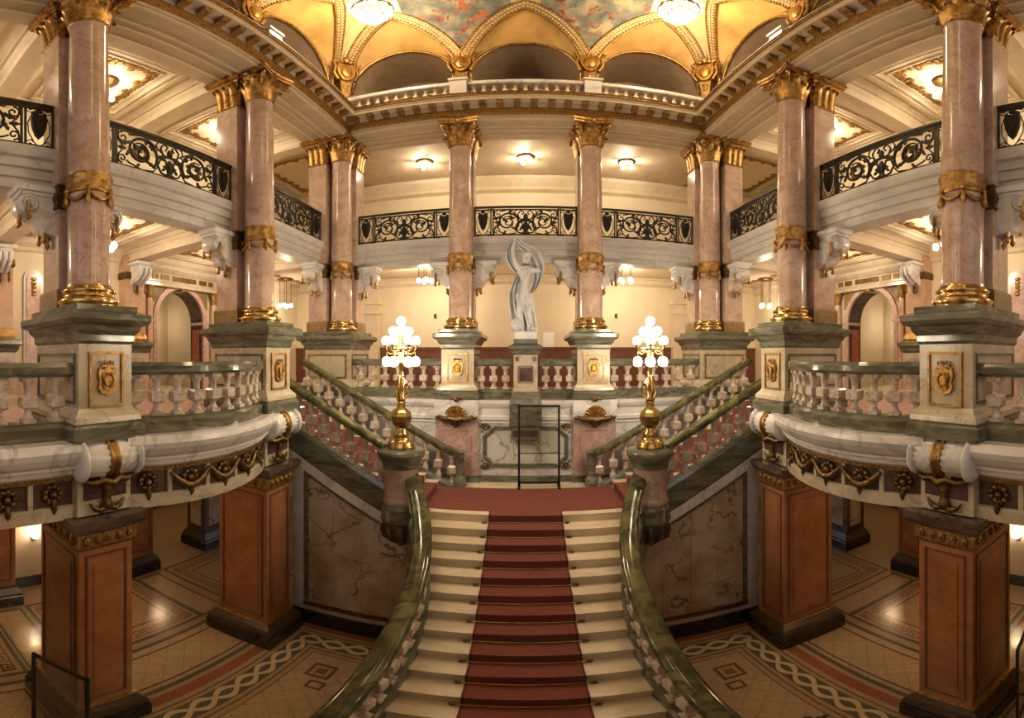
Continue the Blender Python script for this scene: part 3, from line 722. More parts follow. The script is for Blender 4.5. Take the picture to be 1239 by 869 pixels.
for s, side in ((-1, 'left'), (1, 'right')):
    bow = [(s*(4.82-.42*(1-t*t)), (ROW[0]+ROW[1])/2+t*1.62) for t in [i/12-1 for i in range(25)]]
    gallery_front(side, bow, 'bowed white marble cornice with bronze frieze under the %s balustrade' % side, 0, 0)
    gallery_front(side, [(s*4.85, YF), (s*4.85, -1.0), (s*4.85, ROW[0]-.4)], 'straight white marble cornice at the %s edge of the picture' % side, 0, 0)
    for y in ROW:                                      # fluted bolster and block under each pedestal
        w_ = 'nearest pedestal' if y == ROW[0] else 'stair-head pedestal'
        r = thing('bolster_console', 'fluted white marble bolster with gilt strap under the %s on the %s' % (w_, side), 'console', (s*4.85, y, 4.5), RZ[side], 'fluted bolsters under the pedestals')
        M = T(0, -.12, .84, ry=PI/2)
        ob('flange', MB().lathe([(.22, -.47), (.27, -.46), (.31, -.43), (.31, -.40), (.25, -.38)], 28, M=M), 'white_marble', r)
        ob('flange', MB().lathe([(.25, .38), (.31, .40), (.31, .43), (.27, .46), (.22, .47)], 28, M=M), 'white_marble', r)
        ob('bolster', MB().lathe([(.24, -.39), (.27, -.3), (.285, -.12), (.26, -.04), (.26, .04), (.285, .12), (.27, .3), (.24, .39)], 36, M=M, flute=.14), 'white_marble', r)
        ob('strap', MB().lathe([(.27, -.07), (.30, -.06), (.29, -.035), (.265, -.03), (.265, .03), (.29, .035), (.30, .06), (.27, .07)], 28, M=M), 'gold', r)
        ob('block', MB().box(-.42, .42, -.1, .4, 0, .62), 'cream_breccia', r)
        ob('core', MB().box(-.46, .46, -.02, .4, .62, 1.1), 'white_marble', r)
        ob('dark_panel', MB().box(-.33, .33, -.13, -.09, .24, .55), 'purple_marble', r)
        mb = MB()                                      # bronze palmette with wings
        for i in range(9):
            a = -1.2+i*.3; mb.sphere((.17*sin(a), -.26, .52+.15*cos(a)), (.035, .05, .10), 6, 4, None)
        mb.tube([(-.42, -.2, .56), (-.26, -.24, .52), (-.1, -.28, .56), (0, -.3, .5), (.1, -.28, .56), (.26, -.24, .52), (.42, -.2, .56)], [.02, .05, .05, .07, .05, .05, .02], 6)
        ob('palmette', mb, 'bronze', r)
        mb = MB(); mb.lathe([(.05, .08), (.1, .12), (.07, .2), (.05, .3), (.08, .42), (.05, .5)], 10, M=T(0, -.15, 0))
        for e in (-1, 1): mb.tube([(0, -.17, .12), (e*.12, -.17, .08), (e*.2, -.17, .12), (e*.27, -.16, .2)], [.05, .05, .04, .015], 6)
        ob('drop', mb, 'bronze', r)
        mb = MB().sphere((0, -.12, 1.15), (.09, .07, .05), 8, 5)
        for e in (-1, 1): mb.sphere((e*.1, -.12, 1.13), (.06, .05, .03), 6, 4)
        ob('finial', mb, 'gold', r)

# ================================================================== BALCONY BEAMS, BRACKETS, IRON RAILINGS
BEAMP = [(-.25, ZB0), (.17, ZB0), (.17, ZB0+.17), (.22, ZB0+.18), (.22, ZB0+.34), (.27, ZB0+.35), (.27, ZB0+.5), (.33, ZB0+.53), (.36, ZB0+.62), (.36, ZB1), (-.25, ZB1)]
def local_thing(name, label, cat, side, a, group):
    return thing(name, label, cat, side_loc(side, a), RZ[side], group)
def beam(side, a, half, label):
    r = local_thing('balcony_beam', label, 'beam', side, a, 'white marble balcony beams')
    ob('beam', MB().sweep([(-u+.78, z) for u, z in BEAMP], [(-half, 0, 0), (half, 0, 0)]), 'grey_marble', r)
    return r
def bracket(side, a, e, label):       # e = -1/+1: which way it points along the bay
    r = thing('bracket', label, 'bracket', side_loc(side, a), RZ[side], 'scrolled marble brackets under the balcony')
    M = T(e*PW, .64, 0, 0 if e > 0 else PI)
    mb = MB(); x1 = .62
    mb.box(-.02, x1, -.24, .24, ZB0-.1, ZB0, M); mb.box(-.02, x1-.05, -.2, .2, ZB0-.16, ZB0-.1, M)
    ob('top_slab', mb, 'white_marble', r)
    pts = [(0, ZB0-.16), (.5, ZB0-.16), (.58, ZB0-.26), (.57, ZB0-.40), (.48, ZB0-.48), (.38, ZB0-.50), (.3, ZB0-.56), (.24, ZB0-.68), (.14, ZB0-.77), (0, ZB0-.8)]
    ob('body', MB().prism(pts, -.18, .18, 'y', M), 'white_marble', r)
    ob('volute', MB().lathe([(.05, -.19), (.16, -.185), (.19, -.15), (.18, 0), (.19, .15), (.16, .185), (.05, .19)], 20, M=M @ T(.42, 0, ZB0-.31, rx=PI/2)), 'white_marble', r)
    for sy in (-.195, .195):
        p_ = []
        for i in range(20):
            t = i/19*2.3*2*PI; rr = .145*(1-i/19*.85); p_.append((.42+rr*cos(t), sy, ZB0-.31+rr*sin(t)))
        ob('scroll', MB().tube(p_, .022, 5, M), 'white_marble', r)
    for x, y, z in ((.46, -.23, ZB0-.40), (.46, .23, ZB0-.40), (.52, 0, ZB0-.46), (.16, -.1, ZB0-.72), (.16, .1, ZB0-.72), (.06, 0, ZB0-.78)):
        ob('tassel', MB().lathe([(.012, z+.1), (.03, z+.06), (.035, z-.06), (.02, z-.1), (.042, z-.13), (.042, z-.17), (.008, z-.21)], 8, M=M @ T(x, y, 0)), 'gold', r)
    return r
def spiral(cx, cz, r0, turns, a0, dirn, n=22):
    return [(cx+r0*(1-.82*i/(n-1))*cos(a0+dirn*turns*2*PI*i/(n-1)), 0, cz+r0*(1-.82*i/(n-1))*sin(a0+dirn*turns*2*PI*i/(n-1))) for i in range(n)]
def iron_meshes():
    d = {}
    mb = MB(); s_ = [(-.10, .27), (-.13, .12), (-.11, -.05), (-.06, -.2), (0, -.27), (.06, -.2), (.11, -.05), (.13, .12), (.10, .27), (0, .22)]
    mb.prism([(x, .5+z) for x, z in s_], -.03, .03, 'y'); mb.prism([(x*.6, .5+z*.6) for x, z in s_], -.05, .05, 'y')
    mb.sphere((0, 0, .80), (.07, .03, .05), 7, 5); d['shield'] = mb.mesh('shield', 'iron')
    mb = MB()
    for e in (-1, 1):
        mb.tube([(e*.04, 0, .14), (e*.13, 0, .22)]+[(e*x, y, z) for x, y, z in spiral(.15, .13, .07, 1.1, 1.2, -1, 12)], .012, 4)
        mb.tube([(e*.04, 0, .84), (e*.13, 0, .78)]+[(e*x, y, z) for x, y, z in spiral(.15, .86, .07, 1.1, -1.2, 1, 12)], .012, 4)
        mb.tube([(e*.07, 0, .16), (e*.17, 0, .36), (e*.18, 0, .55), (e*.1, 0, .8)], .011, 4)
    d['shield_scroll'] = mb.mesh('shield_scroll', 'iron')
    mb = MB(); L = [(0, .0), (.05, .05), (.035, .13), (.075, .2), (.03, .26), (0, .36), (-.03, .26), (-.075, .2), (-.035, .13), (-.05, .05)]
    mb.prism(L, -.025, .025, 'y'); d['leaf'] = mb.mesh('leaf', 'iron')
    return d
IRON = iron_meshes()
def railing(side, a, half, label, gilt=False):
    r = local_thing('iron_railing', label, 'railing', side, a, 'wrought iron balcony railings')
    y, z0 = .54, ZB1
    ob('top_rail', MB().box(-half, half, y-.04, y+.04, z0+.90, z0+.95), 'iron', r)
    for zz in (z0+.07, z0+.84): ob('rail_bar', MB().box(-half, half, y-.018, y+.018, zz-.018, zz+.018), 'iron', r)
    w_ = .46                                           # shield panels at both ends
    for e in (-1, 1):
        for x in (half-.02, half-w_, half-w_-.06): ob('post', MB().box(-.018, .018, -.018, .018, 0, .93), 'iron', r, (e*x, y, z0))
        ob('shield', IRON['shield'], None, r, (e*(half-w_/2-.01), y, z0-.02)); ob('shield_scroll', IRON['shield_scroll'], None, r, (e*(half-w_/2-.01), y, z0-.04))
    hw = half-w_-.06
    for e in (-1, 1):                                  # big scrolls of the middle panel
        R0 = min(.37, hw*.36); cx = hw*.55
        def put(pts, rad, nm='scroll', mat='iron'):
            ob(nm, MB().tube([(e*x, yy, zz) for x, yy, zz in pts], rad, 5), mat, r, (0, y, z0))
        put(spiral(cx, .46, R0, 1.6, PI*1.25, -1, 30), [.032-.012*i/29 for i in range(30)])
        put(spiral(cx, .46, R0*.55, 1.1, PI*.3, 1, 18), .018)
        put(spiral(hw-.13, .68, .12, 1.3, PI*.5, -1, 16), .018); put(spiral(hw-.12, .22, .10, 1.3, -PI*.5, 1, 16), .018)
        put([(hw-.03, 0, .10), (hw-.05, 0, .3), (hw-.16, 0, .45), (hw-.05, 0, .6), (hw-.03, 0, .82)], .018)
        put([(.05, 0, .1), (.2, 0, .14), (.29, 0, .28), (.22, 0, .44), (.1, 0, .44), (.08, 0, .34), (.15, 0, .3)], .024)
        put([(.03, 0, .52), (.17, 0, .56), (.22, 0, .7), (.13, 0, .82), (.05, 0, .76), (.1, 0, .68)], .022)
        put([(.2, 0, .6), (cx-R0*.6, 0, .74), (cx-R0*.1, 0, .845), (cx+R0*.7, 0, .78), (hw-.25, 0, .8)], .018)
        put([(.28, 0, .25), (cx-R0*.7, 0, .12), (cx, 0, .08), (cx+R0*.7, 0, .16), (hw-.2, 0, .2)], .018)
        put([(.25, 0, .84), (.32, 0, .74), (.28, 0, .62), (.36, 0, .56)], .016)
        for x, zz, an, sc_ in ((cx, .44, .8, .7), (cx-R0*.95, .46, -1.2, .8), (cx+R0*.6, .62, 1.9, .7), (cx+.05, .2, 2.6, .6), (.3, .56, 1.1, .6), (cx-R0*.3, .66, .3, .6), (cx+R0*.9, .3, -.6, .6), (cx-.1, .3, -2., .6), (hw-.2, .44, 1.5, .55), (.18, .2, -.8, .6)):
            ob('leaf', IRON['leaf'], None, r, (e*x, y, z0+zz), 0, sc_, ry=e*an)
    mb = MB(); mb.sphere((0, 0, .3), (.085, .05, .18), 8, 6); mb.sphere((0, 0, .62), (.07, .04, .11), 7, 5); mb.sphere((0, 0, .12), (.13, .04, .06), 7, 5)
    ob('centre_ornament', mb, 'iron', r, (0, y, z0))
    if gilt:  # bronze sphere clusters give a brown-gold tone over the side scrolls
        for e in (-1, 1):
            mb = MB()
            for k in range(7): mb.sphere((e*(hw*.55+.15*cos(k*.9)), .03, .46+.13*sin(k*.9)), (.08, .03, .06), 6, 4)
            ob('bronze_cluster', mb, 'bronze', r, (0, y, z0))
    return r
HB = BX-PW                                             # clear half bay at the back
for nm, a in (('left', -2*BX), ('centre', 0), ('right', 2*BX)):
    lab = {'left': 'left bay of the back wall', 'centre': 'bay above the statue', 'right': 'right bay of the back wall'}[nm]
    beam('back', a, HB, 'white marble balcony beam, '+lab)
    railing('back', a, HB, 'black wrought iron balcony railing, '+lab)
for side in ('left', 'right'):
    for a, lab in (((ROW[0]+ROW[1])/2, 'bay beside the nearest %s column'), ((ROW[1]+YB)/2, 'bay above the %s stair head'), (ROW[0]-2, 'bay at the %s edge of the picture')):
        lab = lab % side
        beam(side, a, 2-PW, 'white marble balcony beam, '+lab)
        railing(side, a, 2-PW, 'black wrought iron balcony railing with bronze clusters, '+lab, True)
    for y, lab in ((ROW[0], 'nearest %s pilaster'), (ROW[1], 'stair-head %s pilaster'), (YB, 'back %s corner pilaster')):
        for e in (-1, 1):
            if y == YB and e*(-SGN[side]) > 0: continue
            toward = (e < 0) == (side == 'left')
            bracket(side, y, e, 'white scroll bracket on the %s face of the %s' % ('near' if toward else 'far', lab % side))
    s = SGN[side]
    bracket('back', s*CL, -s, 'white scroll bracket on the inner face of the back %s corner pilaster' % side)
    bracket('back', s*BX, 1, 'white scroll bracket on the right face of the pilaster %s of the statue' % side)
    bracket('back', s*BX, -1, 'white scroll bracket on the left face of the pilaster %s of the statue' % side)

# ================================================================== ENTABLATURE, ATTIC, VAULT
UP = [(-CL, YF, 0), (-CL, YB, 0), (CL, YB, 0), (CL, YF, 0)]
ent = thing('trim_3', 'cream and gilt main cornice running round the hall above the capitals', 'cornice', (0, YB, ZC1), 0, kind='structure')
H_ = lambda prof: [(-u, z) for u, z in prof]
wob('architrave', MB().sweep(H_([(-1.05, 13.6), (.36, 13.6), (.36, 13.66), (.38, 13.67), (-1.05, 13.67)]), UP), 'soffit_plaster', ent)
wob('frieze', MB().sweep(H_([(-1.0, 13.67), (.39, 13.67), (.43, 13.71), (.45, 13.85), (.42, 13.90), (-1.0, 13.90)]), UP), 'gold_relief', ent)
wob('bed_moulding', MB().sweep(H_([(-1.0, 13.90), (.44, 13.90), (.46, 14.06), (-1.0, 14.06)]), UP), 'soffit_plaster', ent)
wob('corona', MB().sweep(H_([(-1.0, 14.06), (.70, 14.06), (.70, 14.16), (.73, 14.18), (-1.0, 14.18)]), UP), 'cream_plaster', ent)
wob('gilt_edge', MB().sweep(H_([(.4, 14.18), (.73, 14.18), (.77, 14.21), (.75, 14.26), (.78, 14.29), (.4, 14.29)]), UP), 'gold_relief', ent)
for ins, t in ((-.02, .06), (.42, .06), (.62, .05), (.94, .06)):      # soffit ribs between columns
    u = .3-ins; wob('soffit_rib', MB().sweep(H_([(u, 13.55), (u, 13.6), (u-t, 13.6), (u-t, 13.55)]), UP), 'cream_plaster', ent)
MOD = MB().prism([(0, 0), (.2, 0), (.23, .05), (.2, .1), (.1, .13), (0, .18)], -.075, .075, 'x').mesh('modillion', 'cream_plaster')
MODS = MB().box(-.09, .09, -.235, .02, .0, .025).mesh('modillion_cap', 'gold')
def modillion(x, y, rz):
    # profile points away from the wall along local -y, hung under the corona
    o = ob('modillion', MODM, None, ent, (x-ent.location.x, y-ent.location.y, 14.06-ent.location.z), rz)
MODM = MB().prism([(-y_, -z_) for y_, z_ in [(0, 0), (.22, 0), (.24, .05), (.2, .11), (.1, .13), (0, .18)]], -.085, .085, 'x').mesh('modillion', 'gold_relief')
n = 22
for i in range(n): modillion(-4.74+9.48*(i+.5)/n, YB-.44, 0)
for s in (-1, 1):
    for i in range(26): modillion(s*4.76, YB-.6-.43*i, -s*PI/2)
# attic balustrade above the cornice
ATT = MB().lathe([(.07, 0), (.07, .04), (.04, .07), (.085, .15), (.09, .2), (.045, .31), (.05, .36), (.08, .4), (.08, .44)], 10).mesh('baluster', 'cream_plaster')
def attic(side, a, half, label):
    r = local_thing('attic_balustrade', label, 'balustrade', side, a, 'attic balustrades under the vault'); r.location.z = 14.29
    ob('plinth', MB().box(-half, half, -.32, -.06, 0, .2), 'cream_plaster', r)
    ob('handrail', MB().sweep([(.34, .64), (.36, .67), (.36, .74), (.32, .8), (.06, .8), (.02, .74), (.02, .67), (.04, .64)], [(half, 0, 0), (-half, 0, 0)]), 'white_marble', r)
    k = round(2*half/.27)
    for i in range(k): ob('baluster', ATT, None, r, (-half+2*half*(i+.5)/k, -.19, .2))
def block(side, a, label):
    r = tag(ob('attic_pier', MB().rect(-.22, .22, -.42, .1, [(.03, 14.29), (.03, 14.4), (0, 14.42), (0, 15.06), (.04, 15.09), (.04, 15.16)]), 'white_marble', None, side_loc(side, a), RZ[side]), label, 'pier', 'attic piers under the vault')
for nm, a in (('left', -2*BX), ('centre', 0), ('right', 2*BX)): attic('back', a, BX-.24, 'small white balustrade under the %s lunette of the back wall' % nm)
for side in ('left', 'right'):
    s = SGN[side]
    block('back', s*BX, 'white attic pier below the %s cartouche of the back wall' % side)
    for y in ROW: block(side, y, 'white attic pier above the %s column on the %s side' % ('nearest' if y == ROW[0] else 'stair-head', side))
    for a, lab in (((ROW[1]+YB)/2, 'far'), ((ROW[0]+ROW[1])/2, 'near')): attic(side, a, 1.74, 'small white balustrade under the %s lunette of the %s side' % (lab, side))
# vault: coved surface with a pointed lunette over each bay
ZV, VR, VH, VD = 15.5, 3.0, 3.4, .35       # springing, inset, rise, wall line behind the column line
def gothic(sv):
    a = .45; q = (abs(sv)+a)/(1+a); return sqrt(max(0, 1-q*q))/sqrt(1-(a/(1+a))**2)
def cove(u, t, off=0.):                    # local: u along, hall toward -y
    return (u, VD-VR*(1-cos(t))-off*cos(t), ZV+VH*sin(t)-off*sin(t))
HR = 2.62
def groin_t(sv): return math.asin(min(1, HR*gothic(sv)/VH))
def lunette(side, a, h, label, lim0=None, lim1=None):
    r = local_thing('vault_bay', label, 'vault', side, a, 'lunette bays of the vault'); r.location.z = 0
    nS = 28; S = [-cos(PI*i/nS) for i in range(nS+1)]
    ra = h-.2; zs, rz_ = 15.72, 1.56
    A = [(-ra*cos(PI*i/nS), VD, zs+rz_*sin(PI*i/nS)) for i in range(nS+1)]
    G = [cove(h*sv, groin_t(sv)) for sv in S]
    # cove above the groin
    rows = []
    for j in range(13):
        row = []
        for sv in S:
            t0 = groin_t(sv); t = t0+(PI/2-t0)*j/12; x, y, z = cove(h*sv, t)
            row.append((x, y, z))
        rows.append(row)
    def clampx(q):
        x, y, z = q; ins = VD-y
        if lim0 is not None: x = max(x, lim0+ins)
        if lim1 is not None: x = min(x, lim1-ins)
        return (x, y, z)
    ob('cove', MB().grid([[clampx(q) for q in row] for row in rows]), 'vault_plaster', r)
    rows = [[tuple(g*(1-k/6)+b_*(k/6) for g, b_ in zip(G[i], A[i])) for i in range(nS+1)] for k in range(7)]
    ob('lunette', MB().grid(rows), 'gold_plaster', r)
    # ribs: flat cream band, gilt roll, beading
    def curve(off_in, lift):
        out = []
        for i, sv in enumerate(S):
            x, y, z = G[i]; p0 = Vector(G[max(0, i-1)]); p1 = Vector(G[min(nS, i+1)]); t = (p1-p0).normalized()
            nrm = Vector((0, -cos(groin_t(sv)), -sin(groin_t(sv)))); lat = nrm.cross(t).normalized()
            if lat.z < 0 and abs(sv) < .5: lat = -lat
            if abs(sv) >= .5 and lat.x*sv < 0: lat = -lat
            out.append(tuple(Vector((x, y, z))+lat*off_in+nrm*lift))
        return out
    c0, c1 = curve(-.03, .06), curve(.26, .06)
    ob('rib_band', MB().grid([curve(-.03, -.02), c0, c1, curve(.26, -.02)], False), 'vault_plaster', r)
    for off, rad in ((-.02, .045), (.13, .022), (.27, .035)): ob('gilt_roll', MB().tube(curve(off, .06), rad, 6), 'gold', r)
    mb = MB(); cc = curve(.055, .065); c3 = curve(.2, .065)
    for pth, sz in ((cc, .035), (c3, .028)):
        L = plen(pth); k = int(L/.11)
        for i in range(k): q, t = along(pth, L*(i+.5)/k); mb.sphere(q, sz, 5, 4)
    ob('rib_beading', mb, 'gold', r)['kind'] = 'stuff'
    # arch mouldings round the opening and the dark recess behind
    J = [(-ra, VD, 14.2)]+A+[(ra, VD, 14.2)]
    for g, rad, m_ in ((.0, .05, 'gold'), (.12, .03, 'gold')):
        pth = [(x*(1+g/ra), VD-.05-g*.4, zs+(z-zs)*(1+g/rz_)) for x, y, z in A]
        ob('arch_roll', MB().tube(pth, rad, 6), m_, r)
    ob('archivolt', MB().grid([[(x*(1+g/ra), VD-.03-g*.4, zs+(z-zs)*(1+g/rz_)) for x, y, z in A] for g in (-.02, .13)], False), 'vault_plaster', r)
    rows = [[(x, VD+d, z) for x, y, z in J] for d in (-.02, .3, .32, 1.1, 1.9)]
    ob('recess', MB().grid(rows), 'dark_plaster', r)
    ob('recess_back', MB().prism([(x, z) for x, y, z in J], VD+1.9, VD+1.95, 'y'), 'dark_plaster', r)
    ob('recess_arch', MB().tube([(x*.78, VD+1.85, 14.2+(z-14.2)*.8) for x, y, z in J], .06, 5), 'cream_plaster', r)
    return r
def cartouche(side, a, label, corner=0):
    r = thing('cartouche', label, 'cartouche', side_loc(side, a), RZ[side], 'gilt cartouches at the foot of the vault')
    if corner: r.rotation_euler = (0, 0, corner)
    y = VD-.12 if not corner else -.25
    mb = MB(); mb.lathe([(.07, 15.35), (.1, 15.42), (.09, 15.5), (.13, 15.6)], 10, M=T(0, y, 0)); mb.prism([(-.09, 15.2), (.09, 15.2), (.14, 15.75), (-.14, 15.75)], y-.08, y+.14, 'y')
    parts = [('corbel', mb, 'gold_relief')]
    sh = [(-.2, .3), (-.24, .12), (-.2, -.1), (-.1, -.26), (0, -.3), (.1, -.26), (.2, -.1), (.24, .12), (.2, .3), (0, .24)]
    parts.append(('shield', MB().prism([(x, 16.02+z) for x, z in sh], y-.14, y+.02, 'y').sphere((0, y-.14, 16.02), (.15, .06, .2), 10, 7), 'gold'))
    mb = MB()
    for e in (-1, 1):
        mb.tube([(e*.2, y-.1, 15.75), (e*.3, y-.1, 15.95), (e*.26, y-.1, 16.2), (e*.34, y-.1, 16.34), (e*.24, y-.12, 16.4), (e*.18, y-.12, 16.32)], .045, 6)
        mb.sphere((e*.12, y-.1, 16.4), (.09, .08, .07), 7, 5)
    mb.sphere((0, y-.12, 16.46), (.1, .08, .12), 8, 6)
    parts.append(('scrollwork', mb, 'gold'))
    for n_, m_, t_ in parts: ob(n_, m_, t_, r, (0, 0, 15.2-15.2*1.32), 0, (1.2, 1.1, 1.32))
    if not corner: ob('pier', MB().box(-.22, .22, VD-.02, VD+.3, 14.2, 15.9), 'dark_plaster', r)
    return r
WB = CL+.0
for nm, a in (('left', -2*BX), ('central', 0), ('right', 2*BX)):
    lunette('back', a, BX, '%s gilded lunette of the back wall with dark arched opening' % nm, lim0=(-CL-VD-a if nm == 'left' else None), lim1=(CL+VD-a if nm == 'right' else None))
SH = (YB+1.07)/6
for side in ('left', 'right'):
    s = SGN[side]
    for k, nm in ((0, 'far'), (1, 'middle'), (2, 'near')):
        a = YB-SH*(2*k+1)
        corner_hi = YB+VD-a if k == 0 else None
        kw = ({'lim1': corner_hi} if side == 'left' else {'lim0': -corner_hi}) if corner_hi else {}
        lunette(side, a, SH, '%s gilded lunette of the %s side of the vault' % (nm, side), **kw)
    cartouche(side, YB-2*SH, 'gilt cartouche above the cornice on the %s side' % side)
    cartouche('back', s*BX, 'gilt shield cartouche between lunettes, %s of centre' % side)
    cartouche('back', s*(CL-.0), 'gilt cartouche in the back %s corner of the vault' % side, corner=-s*PI/4)
    # painted spandrel between the back lunettes
    rows = []
    for j in range(12):
        z = ZV+.95+ (3.25-.95)*j/11; t = math.asin(min(1, (z-ZV)/VH))
        lo, hi = 0., 1.
        for _ in range(30):
            mid = (lo+hi)/2
            if HR*gothic(mid) > z-ZV: lo = mid
            else: hi = mid
        d = max(.02, BX*(1-lo)-.36)
        rows.append([(lambda q: (q[0]+s*BX, q[1]+YB, q[2]))(cove(d*(i/4-1), t, .015)) for i in range(9)])
    tag(ob('fresco', MB().grid(rows), 'fresco'), 'painted spandrel panel in blue and terracotta, %s of centre on the vault' % side, 'painting', 'painted spandrels')
slab('ceiling_vault', 'flat cream crown of the vault', [(-CL-.5, CL+.5, YF, YB+.5, ZV+VH-.02, ZV+VH+.3)], 'vault_plaster', 'ceiling')
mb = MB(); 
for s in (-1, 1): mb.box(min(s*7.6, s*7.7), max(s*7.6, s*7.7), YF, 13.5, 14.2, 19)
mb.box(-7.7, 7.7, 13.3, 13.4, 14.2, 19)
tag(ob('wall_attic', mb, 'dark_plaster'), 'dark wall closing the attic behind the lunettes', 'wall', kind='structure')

# ================================================================== LANDING AND STAIRS
YLW = 10.38                                            # landing back wall face
lw = thing('wall_landing', 'white marble wall behind the landing, below the statue', 'wall', (0, YLW, ZL), 0, kind='structure')
wob('wall_core', MB().box(-5.9, 5.9, YLW, 10.6, 0, 5.58), 'white_marble', lw)
for s in (-1, 1):
    wob('base_strip', MB().box(min(s*1.14, s*.0), max(s*1.14, s*0), YLW-.07, YLW, ZL, ZL+.17), 'green_marble', lw)
    wob('base_strip', MB().box(min(s*1.14, s*2.3), max(s*1.14, s*2.3), YLW-.16, YLW, ZL, ZL+.17), 'green_marble', lw)
    a, b_ = sorted((s*1.2, s*2.28))
    wob('pier', MB().box(a, b_, YLW-.11, YLW, ZL+.17, 5.08), 'rose_marble', lw)
    wob('pier_panel', MB().frame(a+.16, b_-.16, ZL+.32, 4.86, .04, YLW-.13, YLW-.1), 'rose_marble', lw)
    wob('pier_cap', MB().box(a-.02, b_+.02, YLW-.15, YLW, 5.08, 5.6), 'white_marble', lw)
E_ = [(0, 4.98), (.03, 5.0), (.03, 5.06), (.07, 5.1), (.07, 5.18), (.03, 5.21), (.03, 5.38), (.08, 5.44), (.12, 5.52), (.13, 5.6), (0, 5.6)]
for a, b_ in ((-5.6, -2.3), (-1.18, 1.18), (2.3, 5.6)): wob('wall_moulding', MB().sweep(E_, [(b_, YLW, 0), (a, YLW, 0)]), 'white_marble', lw)
wob('panel_field', MB().box(-.98, .98, YLW-.02, YLW, 3.95, 4.85), 'panel_marble', lw)
wob('panel_bar', MB().box(-.80, .80, YLW-.05, YLW, 4.84, 4.93), 'green_marble', lw)
wob('panel_bar', MB().box(-.80, .80, YLW-.05, YLW, 3.86, 3.95), 'green_marble', lw)
for s in (-1, 1):
    wob('panel_bar', MB().box(s*1.03-.045, s*1.03+.045, YLW-.05, YLW, 4.1, 4.69), 'green_marble', lw)
    for zc, e in ((4.88, 1), (3.91, -1)):
        wob('panel_scroll', MB().tube([(s*.78, YLW-.03, zc), (s*.84, YLW-.03, zc-e*.0), (s*.88, YLW-.03, zc-e*.08), (s*.94, YLW-.03, zc-e*.15), (s*1.03, YLW-.03, zc-e*.19)], .055, 6), 'green_marble', lw)
        wob('panel_flower', MB().tube([(s*(1.02+x), YLW-.03, zc+e*(.02+z)) for x, y, z in spiral(0, 0, .11, 1.6, 0, 1, 16)], .02, 5).sphere((s*.92, YLW-.03, zc+e*.06), .035, 6, 4).sphere((s*1.1, YLW-.03, zc-e*.1), .03, 6, 4), 'bronze', lw)
for s, side in ((-1, 'left'), (1, 'right')):
    r = thing('shell_ornament', 'bronze scallop shell ornament on the pier %s of the landing panel' % side, 'ornament', (s*BX, YLW-.15, 5.2), 0, 'bronze shell ornaments')
    mb = MB()
    for i in range(9):
        a = -1.25+i*2.5/8; mb.tube([(0, -.05, -.02), (.14*sin(a), -.12, .0+.13*cos(a)), (.26*sin(a), -.10, .02+.25*cos(a))], [.02, .035, .045], 6)
    ob('shell', mb, 'gold', r)
    mb = MB()
    for e in (-1, 1):
        mb.tube([(0, -.1, -.1), (e*.15, -.12, -.06), (e*.3, -.1, -.08), (e*.42, -.07, -.02), (e*.5, -.05, -.06), (e*.52, -.05, .0)], [.1, .09, .075, .05, .04, .02], 7)
        mb.tube([(e*.1, -.08, -.12), (e*.1, -.08, -.2), (0, -.06, -.28)], [.05, .04, .02], 6)
    mb.sphere((0, -.12, -.12), (.1, .08, .1), 8, 6)
    ob('scroll_wing', mb, 'bronze', r)
    mb = MB().sphere((0, -.06, .42), (.07, .05, .06), 7, 5)
    for e in (-1, 1): mb.tube([(0, -.05, .42), (e*.1, -.05, .46), (e*.17, -.05, .40)], [.03, .03, .01], 5)
    ob('finial', mb, 'bronze', r)

Y0 = 8.03
landing = thing('stair_landing', 'cream stone landing between the stair flights', 'landing', (0, 9.2, 0), 0)
wob('slab', MB().box(-2.1, 2.1, Y0, YLW, ZL-.35, ZL), 'step_stone', landing)
wob('slab', MB().box(-2.75, -2.1, 8.0, 9.8, ZL-.35, ZL-.02), 'step_stone', landing); wob('slab', MB().box(2.1, 2.75, 8.0, 9.8, ZL-.35, ZL-.02), 'step_stone', landing)
tag(ob('landing_carpet', MB().rect(-2.06, 2.06, Y0+.2, 9.78, [(0, ZL), (0, ZL+.012), (-.01, ZL+.015)]), 'carpet'), 'red carpet covering the stair landing', 'carpet')
# main flight -------------------------------------------------------
NS, RISE, RUN, Y0 = 20, ZL/20, .346, 8.03
def hw(y):
    return 1.53+(.13 if y > 5.5 else .055)*(y-5.5)**2
main = thing('main_staircase', 'central cream stone staircase with waisted sides', 'staircase', (0, 5, 0), 0)
for i in range(NS):
    z1 = ZL-RISE*(i+1) ; yb = Y0-RUN*i; yf = Y0-RUN*(i+1)
    if z1 <= .001: break
    pts = [(-hw(y)+.03, y) for y in (yf, (yf+yb)/2, yb)]+[(hw(y)-.03, y) for y in (yb, (yf+yb)/2, yf)]
    mb = MB(); ccw = pts[::-1]
    mb.prism(ccw, max(0, z1-.4), z1-.03, 'z')
    nose = [(x, y-(.03 if abs(y-yf) < 1e-6 else 0)) for x, y in ccw]
    mb.prism(nose, z1-.03, z1, 'z')
    wob('step', mb, 'step_stone', main)
run = thing('stair_runner', 'dark red carpet runner down the middle of the main staircase', 'carpet', (0, 5, 0), 0)
